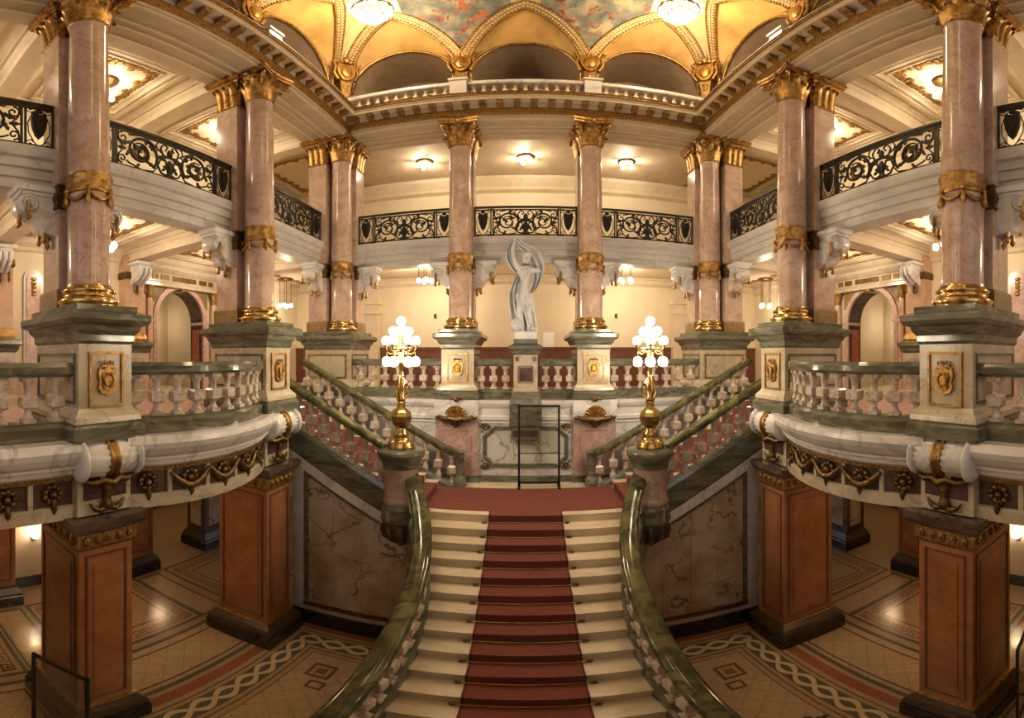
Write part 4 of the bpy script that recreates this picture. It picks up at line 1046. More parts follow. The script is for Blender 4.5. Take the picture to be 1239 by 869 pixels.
for i in range(-1, NS-1):
    z1 = ZL-RISE*(i+1); yb = Y0-RUN*i if i >= 0 else Y0+.26; yf = Y0-RUN*(i+1)-.035
    if z1 <= .01: break
    P = [(yb, z1), (yb, z1+.012), (yf-.012, z1+.012), (yf-.012, z1-RISE), (yf, z1-RISE), (yf, z1)]
    wob('carpet_tread', MB().prism(P, -.71, .71, 'x'), 'carpet', run)
    for e in (-1, 1): wob('carpet_binding', MB().prism([(yb, z1), (yb, z1+.014), (yf-.014, z1+.014), (yf-.014, z1-RISE), (yf, z1-RISE), (yf, z1)], e*.685, e*.72, 'x'), 'carpet_edge', run)
RODM = MB().tube([(-.76, 0, 0), (.76, 0, 0)], .011, 6).mesh('rod', 'brass')
FINM = MB().lathe([(.008, 0), (.03, .015), (.018, .03), (.034, .055), (.005, .1)], 8, M=T(ry=PI/2)).mesh('finial', 'bronze')
for i in range(12):
    z = ZL-RISE*(i+1)+.025; y = Y0-RUN*i-.06
    r = thing('carpet_rod', 'brass carpet rod with dark finials, number %s step below the landing' % ['first', 'second', 'third', 'fourth', 'fifth', 'sixth', 'seventh', 'eighth', 'ninth', 'tenth', 'eleventh', 'twelfth', 'thirteenth', 'fourteenth', 'fifteenth'][i], 'rod', (0, y, z), 0, 'carpet rods of the main staircase')
    r['label'] = r['label'].replace('number ', 'on the ')
    ob('rod', RODM, None, r); ob('finial', FINM, None, r, (.76, 0, 0)); ob('finial', FINM, None, r, (-.76, 0, 0), PI)
def stair_z(y): return ZL-(Y0-y)/RUN*RISE
ys = [8.0-.16*i for i in range(40)]
for s, side in ((-1, 'left'), (1, 'right')):
    def pth(dz, d=0): return [(s*(hw(min(y, 7.9))+d), y, max(0, stair_z(min(y, 8.15)))+dz) for y in ys if y > 1.6]
    r = thing('stair_balustrade', 'curved main stair balustrade with broad green marble handrail, %s' % side, 'balustrade', (s*1.6, 5, 0), 0, 'curved balustrades of the main stair')
    wob('string', MB().sweep([(-.13, -.75), (-.13, .08), (-.1, .13), (.1, .13), (.13, .08), (.13, -.75)], pth(0)), 'green_marble', r)
    wob('string_wall', MB().grid([[(x+s*.1, y, z-.7) for x, y, z in pth(0)], [(x+s*.1, y, 0) for x, y, z in pth(0)]]), 'slab_marble', r)
    wob('handrail', MB().sweep([(-.12, .86), (-.155, .9), (-.155, .97), (-.12, 1.02), (-.04, 1.04), (.04, 1.04), (.12, 1.02), (.155, .97), (.155, .9), (.12, .86)], pth(0), smooth=True), 'rail_marble', r)
    P = pth(0); L = plen(P); k = int(L/.33)
    for i in range(k):
        q, t = along(P, L*(i+.5)/k); ob('baluster', BAL, None, r, (q.x-r.location.x, q.y-r.location.y, q.z+.12), atan2(t.y, t.x), (1, 1, 1.25))
# side flights -------------------------------------------------------
SLO = 2.05/(12*.314)
def fz(x): return ZL+SLO*(x-2.1)
YN, YFAR = 7.88, 9.92
for s, side in ((-1, 'left'), (1, 'right')):
    st = thing('side_staircase', 'short %s stair flight from the landing up to the gallery' % side, 'staircase', (s*4, 8.9, 0), 0, 'side flights to the gallery')
    ru = thing('stair_runner', 'red carpet runner on the %s side flight' % side, 'carpet', (s*4, 8.9, 0), 0, 'runners on the side flights')
    for i in range(12):
        x0 = 2.1+.314*i; z1 = ZL+2.05/12*(i+1); a, b_ = sorted((s*x0, s*(x0+.314)))
        na, nb = (a, b_+.025) if s < 0 else (a-.025, b_)
        wob('step', MB().box(a, b_, YN+.1, YFAR-.1, z1-.6, z1-.03).box(na, nb, YN+.1, YFAR-.1, z1-.03, z1), 'step_stone', st)
        e0, e1 = sorted((s*(x0-.03), s*(x0-.042)))
        wob('carpet_tread', MB().box(na if s > 0 else a, nb if s < 0 else b_, 8.32, 9.5, z1, z1+.012).box(e0, e1, 8.32, 9.5, z1-.17, z1+.012), 'carpet', ru)
    for y, nm, xs0, xs1 in ((YN, 'near', 2.75, 5.95), (YFAR, 'far', 1.95, 5.95)):
        r = thing('stair_balustrade', '%s sloping balustrade of the %s side flight with green marble rail' % (nm, side), 'balustrade', (s*4, y, 0), 0, 'sloping balustrades of the side flights')
        P = [(s*xs0, y, fz(xs0)), (s*xs1, y, fz(xs1))]
        if nm == 'far':
            P = [(s*1.62, y, fz(1.75)-.0), (s*1.75, y, fz(1.84)), (s*1.95, y, fz(1.95)+.01)]+P[1:]
        rp = [(a*.95, .96+b_*1.15) for a, b_ in RAILP]
        wob('handrail', MB().sweep(rp, P), 'rail_marble', r)
        wob('string', MB().sweep([(-.1, -.42), (-.13, -.36), (-.13, .14), (-.1, .23), (.1, .23), (.13, .14), (.13, -.36), (.1, -.42)], P), 'green_marble', r)
        L = plen(P); k = 10 if nm == 'near' else 13
        for i in range(k):
            q, t = along(P, L*(i+.45)/k); ob('baluster', BAL, None, r, (q.x-r.location.x, 0, q.z+.2), 0, (1, 1, 1.3))
        if nm == 'far':
            wob('newel', MB().lathe([(.17, ZL), (.17, ZL+.2), (.13, ZL+.24), (.11, ZL+.3), (.12, ZL+.85), (.15, ZL+.9)], 14, M=T(s*1.6, y, 0)), 'green_marble', r)
    # veined stair wall
    wl = thing('wall_stair_'+side, 'veined marble wall under the %s side flight' % side, 'wall', (s*3.5, 7.78, 0), 0, kind='structure')
    yw = 7.8
    def zt(x, d): return fz(x)-.42-d
    x0, x1 = 2.05, 4.9
    wob('core', MB().prism([(s*x0, 0), (s*x1, 0), (s*x1, zt(x1, 0)), (s*x0, zt(x0, 0))], yw+.06, yw+.16, 'y'), 'slab_marble', wl)
    wob('sloping_band', MB().prism([(s*x0, zt(x0, .24)), (s*x1, zt(x1, .24)), (s*x1, zt(x1, 0)), (s*x0, zt(x0, 0))], yw-.04, yw+.06, 'y'), 'white_marble', wl)
    wob('sloping_moulding', MB().prism([(s*x0, zt(x0, .33)), (s*(x1-.2), zt(x1-.2, .33)), (s*(x1-.2), zt(x1-.2, .25)), (s*x0, zt(x0, .25))], yw-.03, yw+.06, 'y'), 'green_marble', wl)
    wob('end_pilaster', MB().box(*sorted((s*4.62, s*4.9)), yw-.05, yw+.06, .4, zt(4.7, .2)), 'grey_marble', wl)
    wob('upright_moulding', MB().box(*sorted((s*4.54, s*4.62)), yw-.045, yw+.06, .55, zt(4.58, .3)), 'green_marble', wl)
    wob('foot_band', MB().box(*sorted((s*x0, s*4.62)), yw-.05, yw+.06, .4, .55), 'cream_breccia', wl)
    wob('foot_moulding', MB().box(*sorted((s*x0, s*4.62)), yw-.07, yw+.06, .55, .62), 'bronze', wl)
    wob('skirting', MB().box(*sorted((s*x0, s*4.9)), yw-.12, yw+.06, 0, .4), 'black_granite', wl)
    for i in range(4):
        xa, xb = 2.06+.62*i+.004, 2.06+.62*(i+1)-.004
        if i == 3: xb = 4.53
        wob('marble_slab', MB().prism([(s*xa, .62), (s*xb, .62), (s*xb, zt(xb, .32)), (s*xa, zt(xa, .32))], yw+.02-.004*(i % 2), yw+.07, 'y'), 'slab_marble', wl)
    # lamp pedestal
    lp = thing('lamp_pedestal', 'round pink marble lamp pedestal at the foot of the %s side flight' % side, 'pedestal', (s*2.45, 7.88, 3.6), 0, 'round lamp pedestals')
    ob('drum', MB().lathe([(.36, .1), (.38, .16), (.35, .2), (.34, .26), (.34, .82), (.36, .86)], 28), 'pink_marble', lp)
    ob('cap', MB().lathe([(.36, .86), (.38, .95), (.42, 1.02), (.46, 1.08), (.48, 1.14), (.48, 1.2), (.44, 1.24), (.3, 1.26)], 28), 'green_marble', lp)
    ob('collar', MB().lathe([(.40, -.32), (.42, -.25), (.39, -.2), (.42, -.02), (.40, .04), (.36, .1)], 28), 'green_marble', lp)
    ob('corbel', MB().lathe([(.04, -.98), (.08, -.92), (.14, -.86), (.2, -.78), (.32, -.68), (.37, -.55), (.38, -.32)], 16), 'dark_stone', lp)
    mb = MB()
    for i in range(10):
        a = i*2*PI/10; mb.tube([(.2*cos(a), .2*sin(a), -.8), (.34*cos(a), .34*sin(a), -.66), (.39*cos(a), .39*sin(a), -.5), (.37*cos(a), .37*sin(a), -.38)], [.03, .06, .06, .03], 5)
    ob('corbel_leaf', mb, 'dark_stone', lp); ob('pendant', MB().lathe([(.005, -1.22), (.04, -1.14), (.06, -1.06), (.03, -1.0), (.05, -.96)], 10), 'bronze', lp)

# candelabra ---------------------------------------------------------
GLOBE = MB().sphere((0, 0, 0), .105, 14, 10).mesh('globe', 'globe')
SHADE = MB().lathe([(.05, .09), (.09, .06), (.105, 0), (.1, -.07), (.085, -.11), (.03, -.13)], 12).mesh('glass_shade', 'globe')
for s, side in ((-1, 'left'), (1, 'right')):
    c = thing('candelabrum', 'lit brass candelabrum with globe lamps on the %s lamp pedestal' % side, 'candelabrum', (s*2.45, 7.88, 4.86), 0, 'brass stair candelabra')
    ob('foot', MB().lathe([(.27, 0), (.28, .05), (.25, .08), (.26, .12), (.2, .16), (.15, .24), (.17, .28), (.12, .34), (.11, .42)], 20), 'brass', c)
    ob('urn', MB().lathe([(.11, .42), (.17, .48), (.21, .56), (.22, .66), (.2, .74), (.15, .78), (.09, .82), (.085, .9), (.11, .93), (.075, .96)], 8, smooth=False), 'brass', c)
    ob('stem', MB().lathe([(.08, .96), (.1, 1.0), (.06, 1.05), (.09, 1.2), (.07, 1.38), (.04, 1.46), (.045, 1.7), (.06, 1.72), (.05, 1.76), (.075, 1.95), (.11, 2.0), (.06, 2.05), (.04, 2.3), (.06, 2.36), (.05, 2.44)], 14), 'brass', c)
    for i in range(3):
        a = i*2*PI/3+.5; ob('handle', MB().tube([(.06*cos(a), .06*sin(a), .98), (.16*cos(a), .16*sin(a), 1.08), (.18*cos(a), .18*sin(a), 1.2), (.12*cos(a), .12*sin(a), 1.36), (.05*cos(a), .05*sin(a), 1.46)], .02, 6), 'brass', c)
    ob('gallery_ring', MB().lathe([(.10, 1.93), (.22, 1.96), (.24, 2.0), (.2, 2.02), (.1, 2.0)], 18), 'brass', c)
    ob('globe', GLOBE, None, c, (0, 0, 2.55), 0, .9)
    for i in range(6):
        a = i*PI/3+.26; ca, sa = cos(a), sin(a)
        ob('arm', MB().tube([(.08*ca, .08*sa, 1.96), (.2*ca, .2*sa, 1.9), (.25*ca, .25*sa, 1.93), (.30*ca, .30*sa, 2.0), (.30*ca, .30*sa, 2.08)], .018, 6).lathe([(.03, 2.04), (.05, 2.07), (.04, 2.1)], 8, M=T(.3*ca, .3*sa, 0)).tube([(.28*ca, .28*sa, 1.95), (.29*ca, .29*sa, 1.84)], .014, 5), 'brass', c)
        ob('globe', GLOBE, None, c, (.30*ca, .30*sa, 2.16), 0, .86); ob('glass_shade', SHADE, None, c, (.29*ca, .29*sa, 1.76), 0, .85)
    for i in range(4):
        a = i*PI/2+.7; ca, sa = cos(a), sin(a)
        ob('arm', MB().tube([(.05*ca, .05*sa, 2.1), (.14*ca, .14*sa, 2.12), (.17*ca, .17*sa, 2.2), (.17*ca, .17*sa, 2.26)], .016, 6), 'brass', c); ob('globe', GLOBE, None, c, (.17*ca, .17*sa, 2.35), 0, .86)
    lamp(c, (0, -.42, 2.45), 45, .2); lamp(c, (0, .42, 2.45), 95, .2); lamp(c, (0, .3, 1.4), 40, .15)

# statue -------------------------------------------------------------
sp = thing('statue_pedestal', 'cream and green marble pedestal with purple square under the statue', 'pedestal', (0, YB-.3, 4.62), 0)
P = (-.3, .3, -.28, .3)
ob('corbel_block', MB().rect(-.36, .36, -.44, .2, [(0, 0), (0, .32), (.04, .36), (.04, .48)]), 'green_marble', sp)
ob('corbel_panel', MB().box(-.3, .3, -.455, -.43, .08, .24), 'purple_marble', sp)
ob('base', MB().rect(*P, [(.1, .48), (.1, .9), (.08, 1.0), (.04, 1.1), (0, 1.2)]), 'green_marble', sp)
ob('die', MB().rect(*P, [(0, 1.2), (0, 2.12)]), 'cream_breccia', sp)
ob('gilt_frame', MB().frame(-.19, .19, 1.42, 1.84, .02, -.30, -.27), 'gold', sp); ob('purple_panel', MB().box(-.15, .15, -.295, -.27, 1.46, 1.80), 'purple_marble', sp)
for e in (-1, 1): ob('gilt_stud', MB().box(e*.22-.04, e*.22+.04, -.31, -.27, 1.96, 2.08), 'gold', sp)
ob('cap', MB().rect(*P, [(0, 2.12), (.05, 2.16), (.06, 2.22), (.12, 2.27), (.12, 2.34), (.04, 2.38), (.0, 2.4), (0, 2.52)]), 'green_marble', sp)
ob('top_block', MB().rect(-.28, .28, -.26, .28, [(0, 2.52), (0, 2.68)]), 'white_marble', sp)
stt = thing('statue', 'white marble statue of a draped figure with raised arm standing beside a sphere', 'statue', (0, YB-.3, 7.30), 0)
def skin(name, verts, edges, mat, parent, root=0, sub=2):
    me = bpy.data.meshes.new(name); me.from_pydata([v_[:3] for v_ in verts], edges, []); me.materials.append(MATS[mat])
    o = bpy.data.objects.new(name, me); COL.objects.link(o); o.parent = parent
    md = o.modifiers.new('skin', 'SKIN'); md.use_smooth_shade = True
    if not me.skin_vertices: me.skin_vertices.new() if hasattr(me.skin_vertices, 'new') else None
    sl = me.skin_vertices[0].data
    for i, v_ in enumerate(verts):
        sl[i].radius = (v_[3], v_[4] if len(v_) > 4 else v_[3]); sl[i].use_root = (i == root)
    m2 = o.modifiers.new('sub', 'SUBSURF'); m2.levels = sub; m2.render_levels = sub
    return o
V_ = [(-.04, 0, .92, .19, .14), (-.02, 0, 1.08, .155, .12), (-.01, 0, 1.25, .135, .11), (-.03, 0, 1.46, .175, .13), (-.02, 0, 1.64, .16, .105), (0, -.01, 1.76, .07), (.01, -.03, 1.83, .065), (.02, -.05, 1.92, .098, .115), (.025, -.04, 2.01, .10, .12), (.03, -.03, 2.085, .06, .07),
      (-.12, 0, .84, .14), (-.15, -.06, .50, .095), (-.11, -.01, .30, .075), (-.07, .0, .12, .045), (-.07, -.06, .07, .042), (-.07, -.14, .05, .036),
      (.07, 0, .84, .14), (.09, -.03, .52, .095), (.09, .02, .3, .075), (.06, .04, .12, .045), (.07, -.02, .07, .042), (.08, -.1, .05, .036),
      (-.18, 0, 1.66, .085), (-.27, -.02, 1.86, .07), (-.34, -.03, 2.04, .058), (-.33, -.03, 2.24, .05), (-.28, -.02, 2.42, .034), (-.26, -.02, 2.5, .042, .03),
      (.15, 0, 1.66, .085), (.27, -.04, 1.62, .07), (.38, -.08, 1.60, .058), (.27, -.17, 1.62, .046), (.17, -.2, 1.63, .034), (.1, -.21, 1.63, .03)]
E_l = [(0,1),(1,2),(2,3),(3,4),(4,5),(5,6),(6,7),(7,8),(8,9),(0,10),(10,11),(11,12),(12,13),(13,14),(14,15),(0,16),(16,17),(17,18),(18,19),(19,20),(20,21),(4,22),(22,23),(23,24),(24,25),(25,26),(26,27),(4,28),(28,29),(29,30),(30,31),(31,32),(32,33)]
fig = skin('figure', V_, E_l, 'statue_marble', stt)
mb = MB(); mb.sphere((.02, -.175, 1.945), (.016, .022, .032), 6, 5)
for e in (-1, 1): mb.sphere((e*.037+.02, -.155, 1.975), (.018, .012, .009), 6, 4)
mb.sphere((.02, -.16, 1.895), (.026, .012, .009), 6, 4)
ob('face', mb, 'statue_marble', fig)
mb = MB().sphere((.03, .0, 2.03), (.125, .125, .11), 14, 9)
for i in range(12): a = i*PI/6; mb.sphere((.03+.105*cos(a), .01+.09*sin(a), 2.05+.02*(i % 2)), (.045, .045, .045), 6, 5)
ob('hair', mb, 'statue_marble', fig)
def fold(pts, wds, depth=.05, ph=0, lat=None):
    rows = []
    for (x, y, z), wd in zip(pts, wds):
        row = []
        for k in range(17):
            u = k/16*2-1; dx = lat if lat else (1, 0, 0)
            row.append((x+dx[0]*u*wd, y+dx[1]*u*wd-depth*cos(u*8+ph), z+dx[2]*u*wd))
        rows.append(row)
    mb = MB(); mb.grid(rows); mb.grid([[(x, y+.07, z) for x, y, z in q][::-1] for q in rows]); return mb
ob('drapery', fold([(-.04, -.1, 1.0), (-.03, -.12, .86), (.04, -.12, .68), (.11, -.08, .5), (.15, -.03, .3), (.17, .0, .1)], [.22, .23, .19, .15, .14, .14], .04), 'statue_marble', stt)
ob('drapery', fold([(-.27, .0, 2.52), (-.15, .07, 2.38), (.04, .13, 2.26), (.18, .12, 2.1), (.28, .1, 1.9), (.33, .08, 1.7), (.33, .07, 1.48), (.27, .08, 1.26), (.18, .09, 1.08)], [.07, .12, .14, .2, .22, .2, .2, .17, .1], .06, .6, (.8, 0, .6)), 'statue_marble', stt)
ob('drapery', fold([(-.34, .05, 2.42), (-.42, .05, 2.2), (-.40, .06, 1.98), (-.31, .08, 1.8), (-.2, .1, 1.64)], [.06, .09, .12, .13, .1], .05, .2, (.9, 0, .3)), 'statue_marble', stt)
ob('drapery', fold([(-.16, .08, 1.52), (-.25, .09, 1.3), (-.3, .1, 1.1), (-.29, .1, .85), (-.25, .1, .6), (-.18, .1, .35), (-.05, .12, .12)], [.07, .11, .14, .16, .18, .22, .28], .06, .4), 'statue_marble', stt)
ob('sphere', MB().sphere((-.22, .0, .2), .19, 20, 14), 'statue_marble', stt)
mb = MB().rect(-.27, .3, -.22, .24, [(0, 0), (-.02, .04)])
for x, y, z, r_ in ((.2, .05, .1, .12), (.28, -.05, .08, .08), (.1, .12, .12, .14), (.32, .05, .14, .06)): mb.sphere((x, y, z), (r_, r_, r_*.9), 8, 6)
ob('rock_base', mb, 'statue_marble', stt)

# ================================================================== GALLERY WALL FITTINGS
for side in ('left', 'right'):
    s = SGN[side]; yc, ra, zs = 8.95, 1.0, 7.85
    r = thing('door_1' if side == 'left' else 'door_2', 'marble arched doorway with side columns in the %s gallery' % side, 'doorway', (s*XW, yc, ZG), RZ[side], kind='structure')
    A = [(ra*cos(PI*i/20), ra*sin(PI*i/20)) for i in range(21)]
    out = [(x*1.16, zs-ZG+z*1.16) for x, z in A]+[(-ra*1.16, 0), (-ra, 0)]+[(x, zs-ZG+z) for x, z in A[::-1]]+[(ra, 0), (ra*1.16, 0)]
    ob('archivolt', MB().prism(out, -.08, .02, 'y'), 'rose_marble', r)
    rows = [[(x*.985, d, z*.993) for x, z in [(ra, 0), (ra, zs-ZG)]+[(x, zs-ZG+z) for x, z in A]+[(-ra, zs-ZG), (-ra, 0)]] for d in (-.02, .55)]
    ob('reveal', MB().grid(rows), 'dark_stone', r)
    for e in (-1, 1):
        ob('impost', MB().box(*sorted((e*.96, e*1.2)), -.1, .5, zs-ZG-.1, zs-ZG), 'rose_marble', r)
        ob('jamb_panel', MB().box(*sorted((e*.955, e*.98)), .12, .44, .4, 2.1), 'red_marble', r)
        ob('side_column', MB().lathe([(.15, .1), (.15, .16), (.12, .24), (.12, 2.85), (.105, 2.95)], 16, M=T(e*1.4, -.16, 0)), 'peach_marble', r)
        ob('column_capital', MB().lathe([(.11, 2.95), (.13, 3.0), (.11, 3.05), (.18, 3.3), (.2, 3.34)], 12, M=T(e*1.4, -.16, 0)), 'gold_relief', r)
        ob('column_base', MB().rect(e*1.4-.2, e*1.4+.2, -.36, .04, [(0, 0), (0, .1)]), 'dark_stone', r)
        ob('spandrel', MB().prism([(e*.62, 3.38), (e*1.2, 3.38), (e*1.2, 2.78)], -.05, .02, 'y'), 'ochre_marble', r)
    ob('keystone', MB().prism([(-.07, 3.3), (.07, 3.3), (.11, 3.62), (-.11, 3.62)], -.16, .02, 'y'), 'gold', r)
    ob('entablature', MB().sweep([(-.05, 3.36), (.24, 3.36), (.24, 3.46), (.2, 3.5), (.2, 3.76), (.26, 3.8), (.34, 3.88), (.34, 3.94), (-.05, 3.94)], [(1.75, 0, 0), (-1.75, 0, 0)]), 'cream_breccia', r)
    for x, hw_ in ((0, .5), (-.82, .16), (.82, .16), (-1.2, .1), (1.2, .1)): ob('gilt_tablet', MB().box(x-hw_, x+hw_, -.225, -.19, 3.56, 3.72), 'bronze', r)
    # sconce in the lobby
    q = thing('wall_sconce', 'small lit wall lamp beyond the %s arched doorway' % side, 'lamp', (s*(XW+3.1), yc+1.0, 7.9), RZ[side], 'lobby wall lamps')
    ob('arm', MB().tube([(0, 0, -.1), (0, -.14, -.12), (0, -.18, 0)], .02, 6).sphere((0, 0, -.1), (.06, .03, .1), 8, 6), 'bronze', q); ob('globe', GLOBE, None, q, (0, -.18, .1)); lamp(q, (0, -.45, .1), 12 if s < 0 else 20, .1)
    # wall pilasters opposite the columns
    for y, lab in ((ROW[0], 'near'), (ROW[1], 'middle'), (YB, 'far')):
        t = thing('wall_pilaster', '%s orange pilaster on green capped pedestal against the %s gallery wall' % (lab, side), 'pilaster', (s*XW, y, ZG), RZ[side], 'gallery wall pilasters')
        P = (-.4, .4, -.42, 0)
        ob('pedestal', MB().rect(*P, [(.04, 0), (.04, .2), (0, .24), (0, 1.3)]), 'cream_breccia', t)
        ob('pedestal_panel', MB().frame(-.28, .28, .42, 1.15, .07, -.45, -.41), 'rose_marble', t)
        ob('pedestal_cap', MB().rect(*P, [(0, 1.3), (.05, 1.36), (.06, 1.44), (.12, 1.5), (.12, 1.58), (.04, 1.62)]), 'green_marble', t)
        ob('base', MB().rect(-.34, .34, -.36, 0, [(.04, 1.62), (.05, 1.7), (.02, 1.8), (0, 1.9)]), 'gold', t)
        ob('shaft', MB().rect(-.34, .34, -.36, 0, [(0, 1.9), (0, 4.1)]), 'peach_marble', t)
        ob('band', MB().rect(-.34, .34, -.36, 0, [(.02, 3.4), (.05, 3.44), (.04, 3.58), (.02, 3.62)]), 'bronze', t)
        mb = MB().box(-.3, .3, -.85, 0, 3.78, 3.86); mb.prism([(-.36, 3.2), (-.5, 3.3), (-.66, 3.42), (-.8, 3.5), (-.82, 3.68), (-.78, 3.78), (-.3, 3.78), (-.3, 3.2)], -.2, .2, 'x')
        for sx in (-.14, 0, .14): mb.tube([(sx, -.4, 3.26), (sx, -.62, 3.38), (sx, -.83, 3.52), (sx, -.84, 3.68)], .05, 6)
        ob('bracket', mb, 'white_marble', t)
        mb = MB()
        for x, y_ in ((-.18, -.55), (.18, -.55), (0, -.42)): mb.lathe([(.02, 3.26), (.045, 3.2), (.03, 3.1), (.05, 3.06), (.01, 2.98)], 8, M=T(x, y_, 0))
        ob('tassel', mb, 'bronze', t)
    # narrow arched wall panels
    for y, lab in ((ROW[0]-.95, 'left of the near'), (ROW[0]+1.0, 'right of the near'), (ROW[1]-1.0, 'left of the middle')):
        if side == 'right': lab = lab.replace('left', '#').replace('right', 'left').replace('#', 'right')
        t = thing('wall_panel', 'narrow round-topped red marble panel %s wall pilaster in the %s gallery' % (lab, side), 'panel', (s*XW, y, ZG), RZ[side], 'round-topped gallery wall panels')
        arc = [(.2*cos(PI*i/12), 3.2+.2*sin(PI*i/12)) for i in range(13)]
        ob('surround', MB().prism([(x*1.35, 3.2+(z-3.2)*1.35) for x, z in arc]+[(-.27, .95), (.27, .95)], -.05, 0, 'y'), 'grey_marble', t)
        ob('field', MB().prism(arc+[(-.2, 1.02), (.2, 1.02)], -.07, -.04, 'y'), 'rose_marble', t)
        mb = MB()
        for z in (3.2, 3.1, 3.0, 2.9, 2.8): mb.sphere((0, -.08, z), (.09-.012*(3.2-z)*10*.5, .03, .05), 7, 5)
        ob('gilt_pendant', mb, 'gold', t)
    tag(ob('baseboard_gallery_'+side, MB().box(*sorted((s*(XW-.05), s*XW)), YF, yc-1.2, ZG, ZG+.95), 'rose_marble'), 'pink marble dado along the %s gallery wall' % side, 'dado', kind='structure')
    mb = MB(); k = -1 if s < 0 else 1
    mb.sweep([(k*0, 9.42), (k*.08, 9.46), (k*.1, 9.55), (k*.22, 9.64), (k*.24, 9.8), (k*0, 9.8)], [(s*XW, YF, 0), (s*XW, YW, 0)])
    mb.sweep([(k*0, 13.3), (k*.1, 13.36), (k*.14, 13.5), (k*.34, 13.7), (k*.4, 14.05), (k*0, 14.05)], [(s*XW, YF, 0), (s*XW, YW, 0)])
    tag(ob('trim_4' if s < 0 else 'trim_5', mb, 'cream_plaster'), 'cream crown mouldings along the %s gallery wall' % side, 'moulding', kind='structure')
    # end pilaster with bracket and dark door at the end of the back gallery
    t = thing('wall_pilaster', 'cream pilaster with bracket at the %s end of the back gallery wall' % side, 'pilaster', (s*6.15, YW, ZG), 0, 'back gallery end pilasters')
    ob('shaft', MB().box(-.3, .3, -.35, 0, 0, 3.9), 'cream_plaster', t); ob('cap', MB().box(-.4, .4, -.5, 0, 3.3, 3.6).box(-.33, .33, -.42, 0, 2.9, 3.3), 'cream_plaster', t)
    tag(ob('door_3' if s < 0 else 'door_4', MB().box(-.85, .85, -.05, 0, 0, 3.1).frame(-.95, .95, -.05, 3.2, .12, -.09, 0), 'door_dark', None, (s*7.6, YW, ZG)), 'dark door at the %s end of the back gallery' % side, 'door', kind='structure')
    tag(ob('wall_sensor', MB().rect(-.05, .05, -.05, 0, [(0, 0), (0, .16), (-.02, .18)]), 'sensor', None, (s*3.55, YW, 8.2)), 'small dark wall fitting on the cream back wall, %s of the statue' % side, 'sensor', 'dark wall fittings')
tag(ob('wall_notice', MB().box(-.22, .22, -.012, 0, 0, .62).box(-.19, .19, -.016, -.01, .03, .59), 'paper', None, (.88, YW-.001, 7.0)), 'plain white notice sheet on the back wall right of the statue', 'notice')

# ================================================================== CEILING LAMPS
def ceiling_lamp(loc, label, power, drop=.25, n=4, R=.28, col=(1, .83, .60)):
    r = thing('ceiling_lamp', label, 'lamp', loc, 0, 'bronze gallery ceiling lamps')
    ob('canopy', MB().lathe([(R*1.05, 0), (R*1.1, -.03), (R*.9, -.07), (R*.4, -.1), (.05, -.12)], 16), 'bronze', r)
    for i in range(n):
        a = i*2*PI/n+.4; x, y = R*.8*cos(a), R*.8*sin(a)
        ob('chain', MB().tube([(x, y, -.05), (x, y, -drop+.08)], .012, 5), 'bronze', r)
        ob('bulb', MB().sphere((x, y, -drop), (.075, .075, .09), 10, 7), 'bulb', r)
    lamp(r, (0, 0, -drop-.12), power, .12, col); return r
for nm, x in (('left', -2*BX), ('centre', 0), ('right', 2*BX)): ceiling_lamp((x, 13.9, 13.98), 'lit ceiling lamp over the back upper balcony, %s one' % nm, 95, .16)
for nm, x in (('left', -3.4), ('right', 3.4)): ceiling_lamp((x, 13.7, 9.86), 'lit hanging lamp under the back balcony, %s of the statue' % nm, 170, .55)
for side in ('left', 'right'):
    s = SGN[side]
    for y, lab, z, p, d in ((4.93, 'near upper balcony bay', 14.05, 100, .5), (9.0, 'far upper balcony bay', 14.05, 90, .5), (4.93, 'near lower gallery bay', 9.8, 95, .55), (8.95, 'lower gallery bay by the arched doorway', 9.8, 85, .45), (.93, 'upper balcony bay at the picture edge', 14.05, 90, .5), (.93, 'lower gallery bay at the picture edge', 9.8, 70, .5)):
        ceiling_lamp((s*7.95, y, z), 'lit bronze ceiling lamp in the %s %s' % (side, lab), p, d)
    ceiling_lamp((s*9.0, 13.7, 9.8), 'lit hanging lamp in the back %s corner of the lower gallery' % side, 55, 1.1)
    for y in (4.93, .9): ceiling_lamp((s*7.7, y, 4.75), 'added unseen low ceiling lamp under the %s gallery, %s bay of the ground floor' % (side, 'middle' if y > 3 else 'near'), 32, .2, R=.22, col=(1, .64, .34))  # unseen lamps added for the ambient light of the ground floor
    ceiling_lamp((s*12, 9.8, 4.75), 'ceiling lamp in the far corridor of the %s ground floor' % side, 32, .2, R=.22, col=(1, .64, .34))
    for y, lab in ((4.0, 'beside the outermost pilaster'),):
        q = thing('wall_sconce', 'lit wall lamp on the %s ground floor wall %s' % (side, lab), 'lamp', (s*10.1, y, 1.75), RZ[side], 'ground floor wall lamps')
        ob('back_plate', MB().sphere((0, -.02, -.12), (.06, .03, .14), 8, 6).tube([(0, -.02, -.15), (0, -.16, -.18), (0, -.2, -.08)], .02, 6), 'brass', q)
        ob('shade', MB().lathe([(.09, -.06), (.12, .02), (.11, .12), (.08, .18)], 12, M=T(0, -.2, 0)), 'globe', q); lamp(q, (0, -.2, .42), 22, .08, (1, .66, .34))
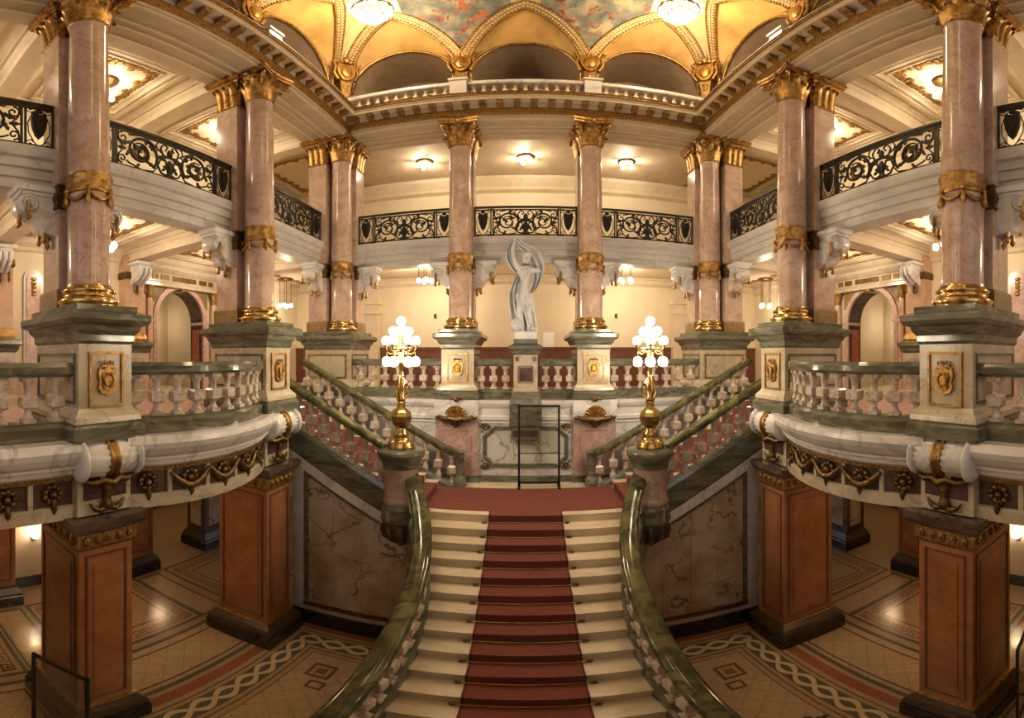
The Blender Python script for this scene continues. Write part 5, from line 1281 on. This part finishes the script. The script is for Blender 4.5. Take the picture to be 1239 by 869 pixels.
# vault chandeliers
def chandelier(x, y, label, power):
    c = thing('chandelier', label, 'chandelier', (x, y, 17.0), 0, 'crystal basket chandeliers of the vault')
    ob('chain', MB().tube([(0, 0, .55), (0, 0, 1.95)], .03, 6), 'gold', c)
    ob('crown', MB().lathe([(.1, .6), (.2, .55), (.22, .48), (.16, .44)], 16), 'gold', c)
    ob('ring', MB().lathe([(.46, .08), (.5, .1), (.5, .18), (.46, .2)], 24, cap=False).lathe([(.46, .08), (.46, .2)], 24, cap=False), 'gold', c)
    for i in range(12):
        a = i*PI/6; ca, sa = cos(a), sin(a)
        ob('crystal_strand', MB().tube([(.2*ca, .2*sa, .5), (.36*ca, .36*sa, .34), (.47*ca, .47*sa, .18), (.42*ca, .42*sa, -.1), (.22*ca, .22*sa, -.3)], .03, 5), 'crystal', c)
        ob('globe', GLOBE, None, c, (.52*ca, .52*sa, .26), 0, .75)
    ob('bottom_ring', MB().tube([(.24*cos(i*PI/10), .24*sin(i*PI/10), -.32) for i in range(21)], .035, 6), 'crystal', c)
    ob('bowl', MB().lathe([(.02, -.42), (.14, -.38), (.22, -.32)], 14), 'crystal', c)
    lamp(c, (0, 0, .1), power, .25, (1, .74, .4)); lamp(c, (0, 0, -.75), power*.8, .25, (1, .78, .5)); return c
for s, side in ((-1, 'left'), (1, 'right')):
    chandelier(s*3.4, 8.75, 'glowing crystal chandelier in the back %s corner of the vault' % side, 230)
    chandelier(s*3.4, 1.1, 'crystal chandelier above and behind the viewer on the %s' % side, 25)

# ================================================================== LOOSE THINGS
def stand(name, label, x0, y0, x1, y1, z, hgt, group='black metal display frames', bar=True):
    a = atan2(y1-y0, x1-x0); wd = sqrt((x1-x0)**2+(y1-y0)**2)
    r = thing(name, label, 'stand', ((x0+x1)/2, (y0+y1)/2, z), a, group); h2 = wd/2
    for e in (-1, 1):
        ob('post', MB().box(e*h2-.025, e*h2+.025, -.02, .02, 0, hgt), 'black_paint', r)
        ob('foot', MB().box(e*h2-.03, e*h2+.03, -.24, .24, 0, .04).prism([(-.02, .04), (.02, .04), (.02, .2), (-.02, .2)], e*h2-.02, e*h2+.02, 'x'), 'black_paint', r)
    ob('top_bar', MB().box(-h2, h2, -.02, .02, hgt-.05, hgt), 'black_paint', r); ob('bottom_bar', MB().box(-h2, h2, -.02, .02, .1, .15), 'black_paint', r)
    if bar: ob('middle_bar', MB().box(-h2, h2, -.012, .012, hgt*.42, hgt*.42+.02), 'black_paint', r)
    ob('clear_panel', MB().box(-h2+.025, h2-.025, -.004, .004, .15 if not bar else hgt*.43, hgt-.05), 'glass' if bar else 'tinted_panel', r)
    return r
stand('display_stand', 'black metal display frame standing on the stair landing', -.16, 9.9, .80, 9.9, ZL+.0, 2.08)
stand('display_stand', 'black framed clear panel beside the nearest left pillar, bottom left', -4.92, 1.97, -4.07, 2.28, 0, 2.08, bar=False)
stand('display_stand', 'black framed clear panel cut by the lower right edge of the picture', 5.0, 2.0, 5.85, 2.15, 0, 2.08, bar=False)
r = thing('rope_post', 'black knobbed post at the bottom edge right of the staircase', 'post', (3.05, 3.55, 0), 0)
ob('base', MB().lathe([(.16, 0), (.16, .03), (.05, .06)], 16), 'black_paint', r); ob('pole', MB().lathe([(.025, .06), (.025, .95)], 10), 'black_paint', r)
ob('knob', MB().lathe([(.03, .95), (.06, .98), (.07, 1.03), (.05, 1.08), (.01, 1.1)], 12), 'black_paint', r)
mb = MB()
for a in (.3, 1.9, 3.6): mb.tube([(0, 0, .98), (.12*cos(a), .12*sin(a), 1.02), (.2*cos(a), .2*sin(a), .98)], [.02, .03, .02], 6)
ob('rope_hook', mb, 'black_paint', r)
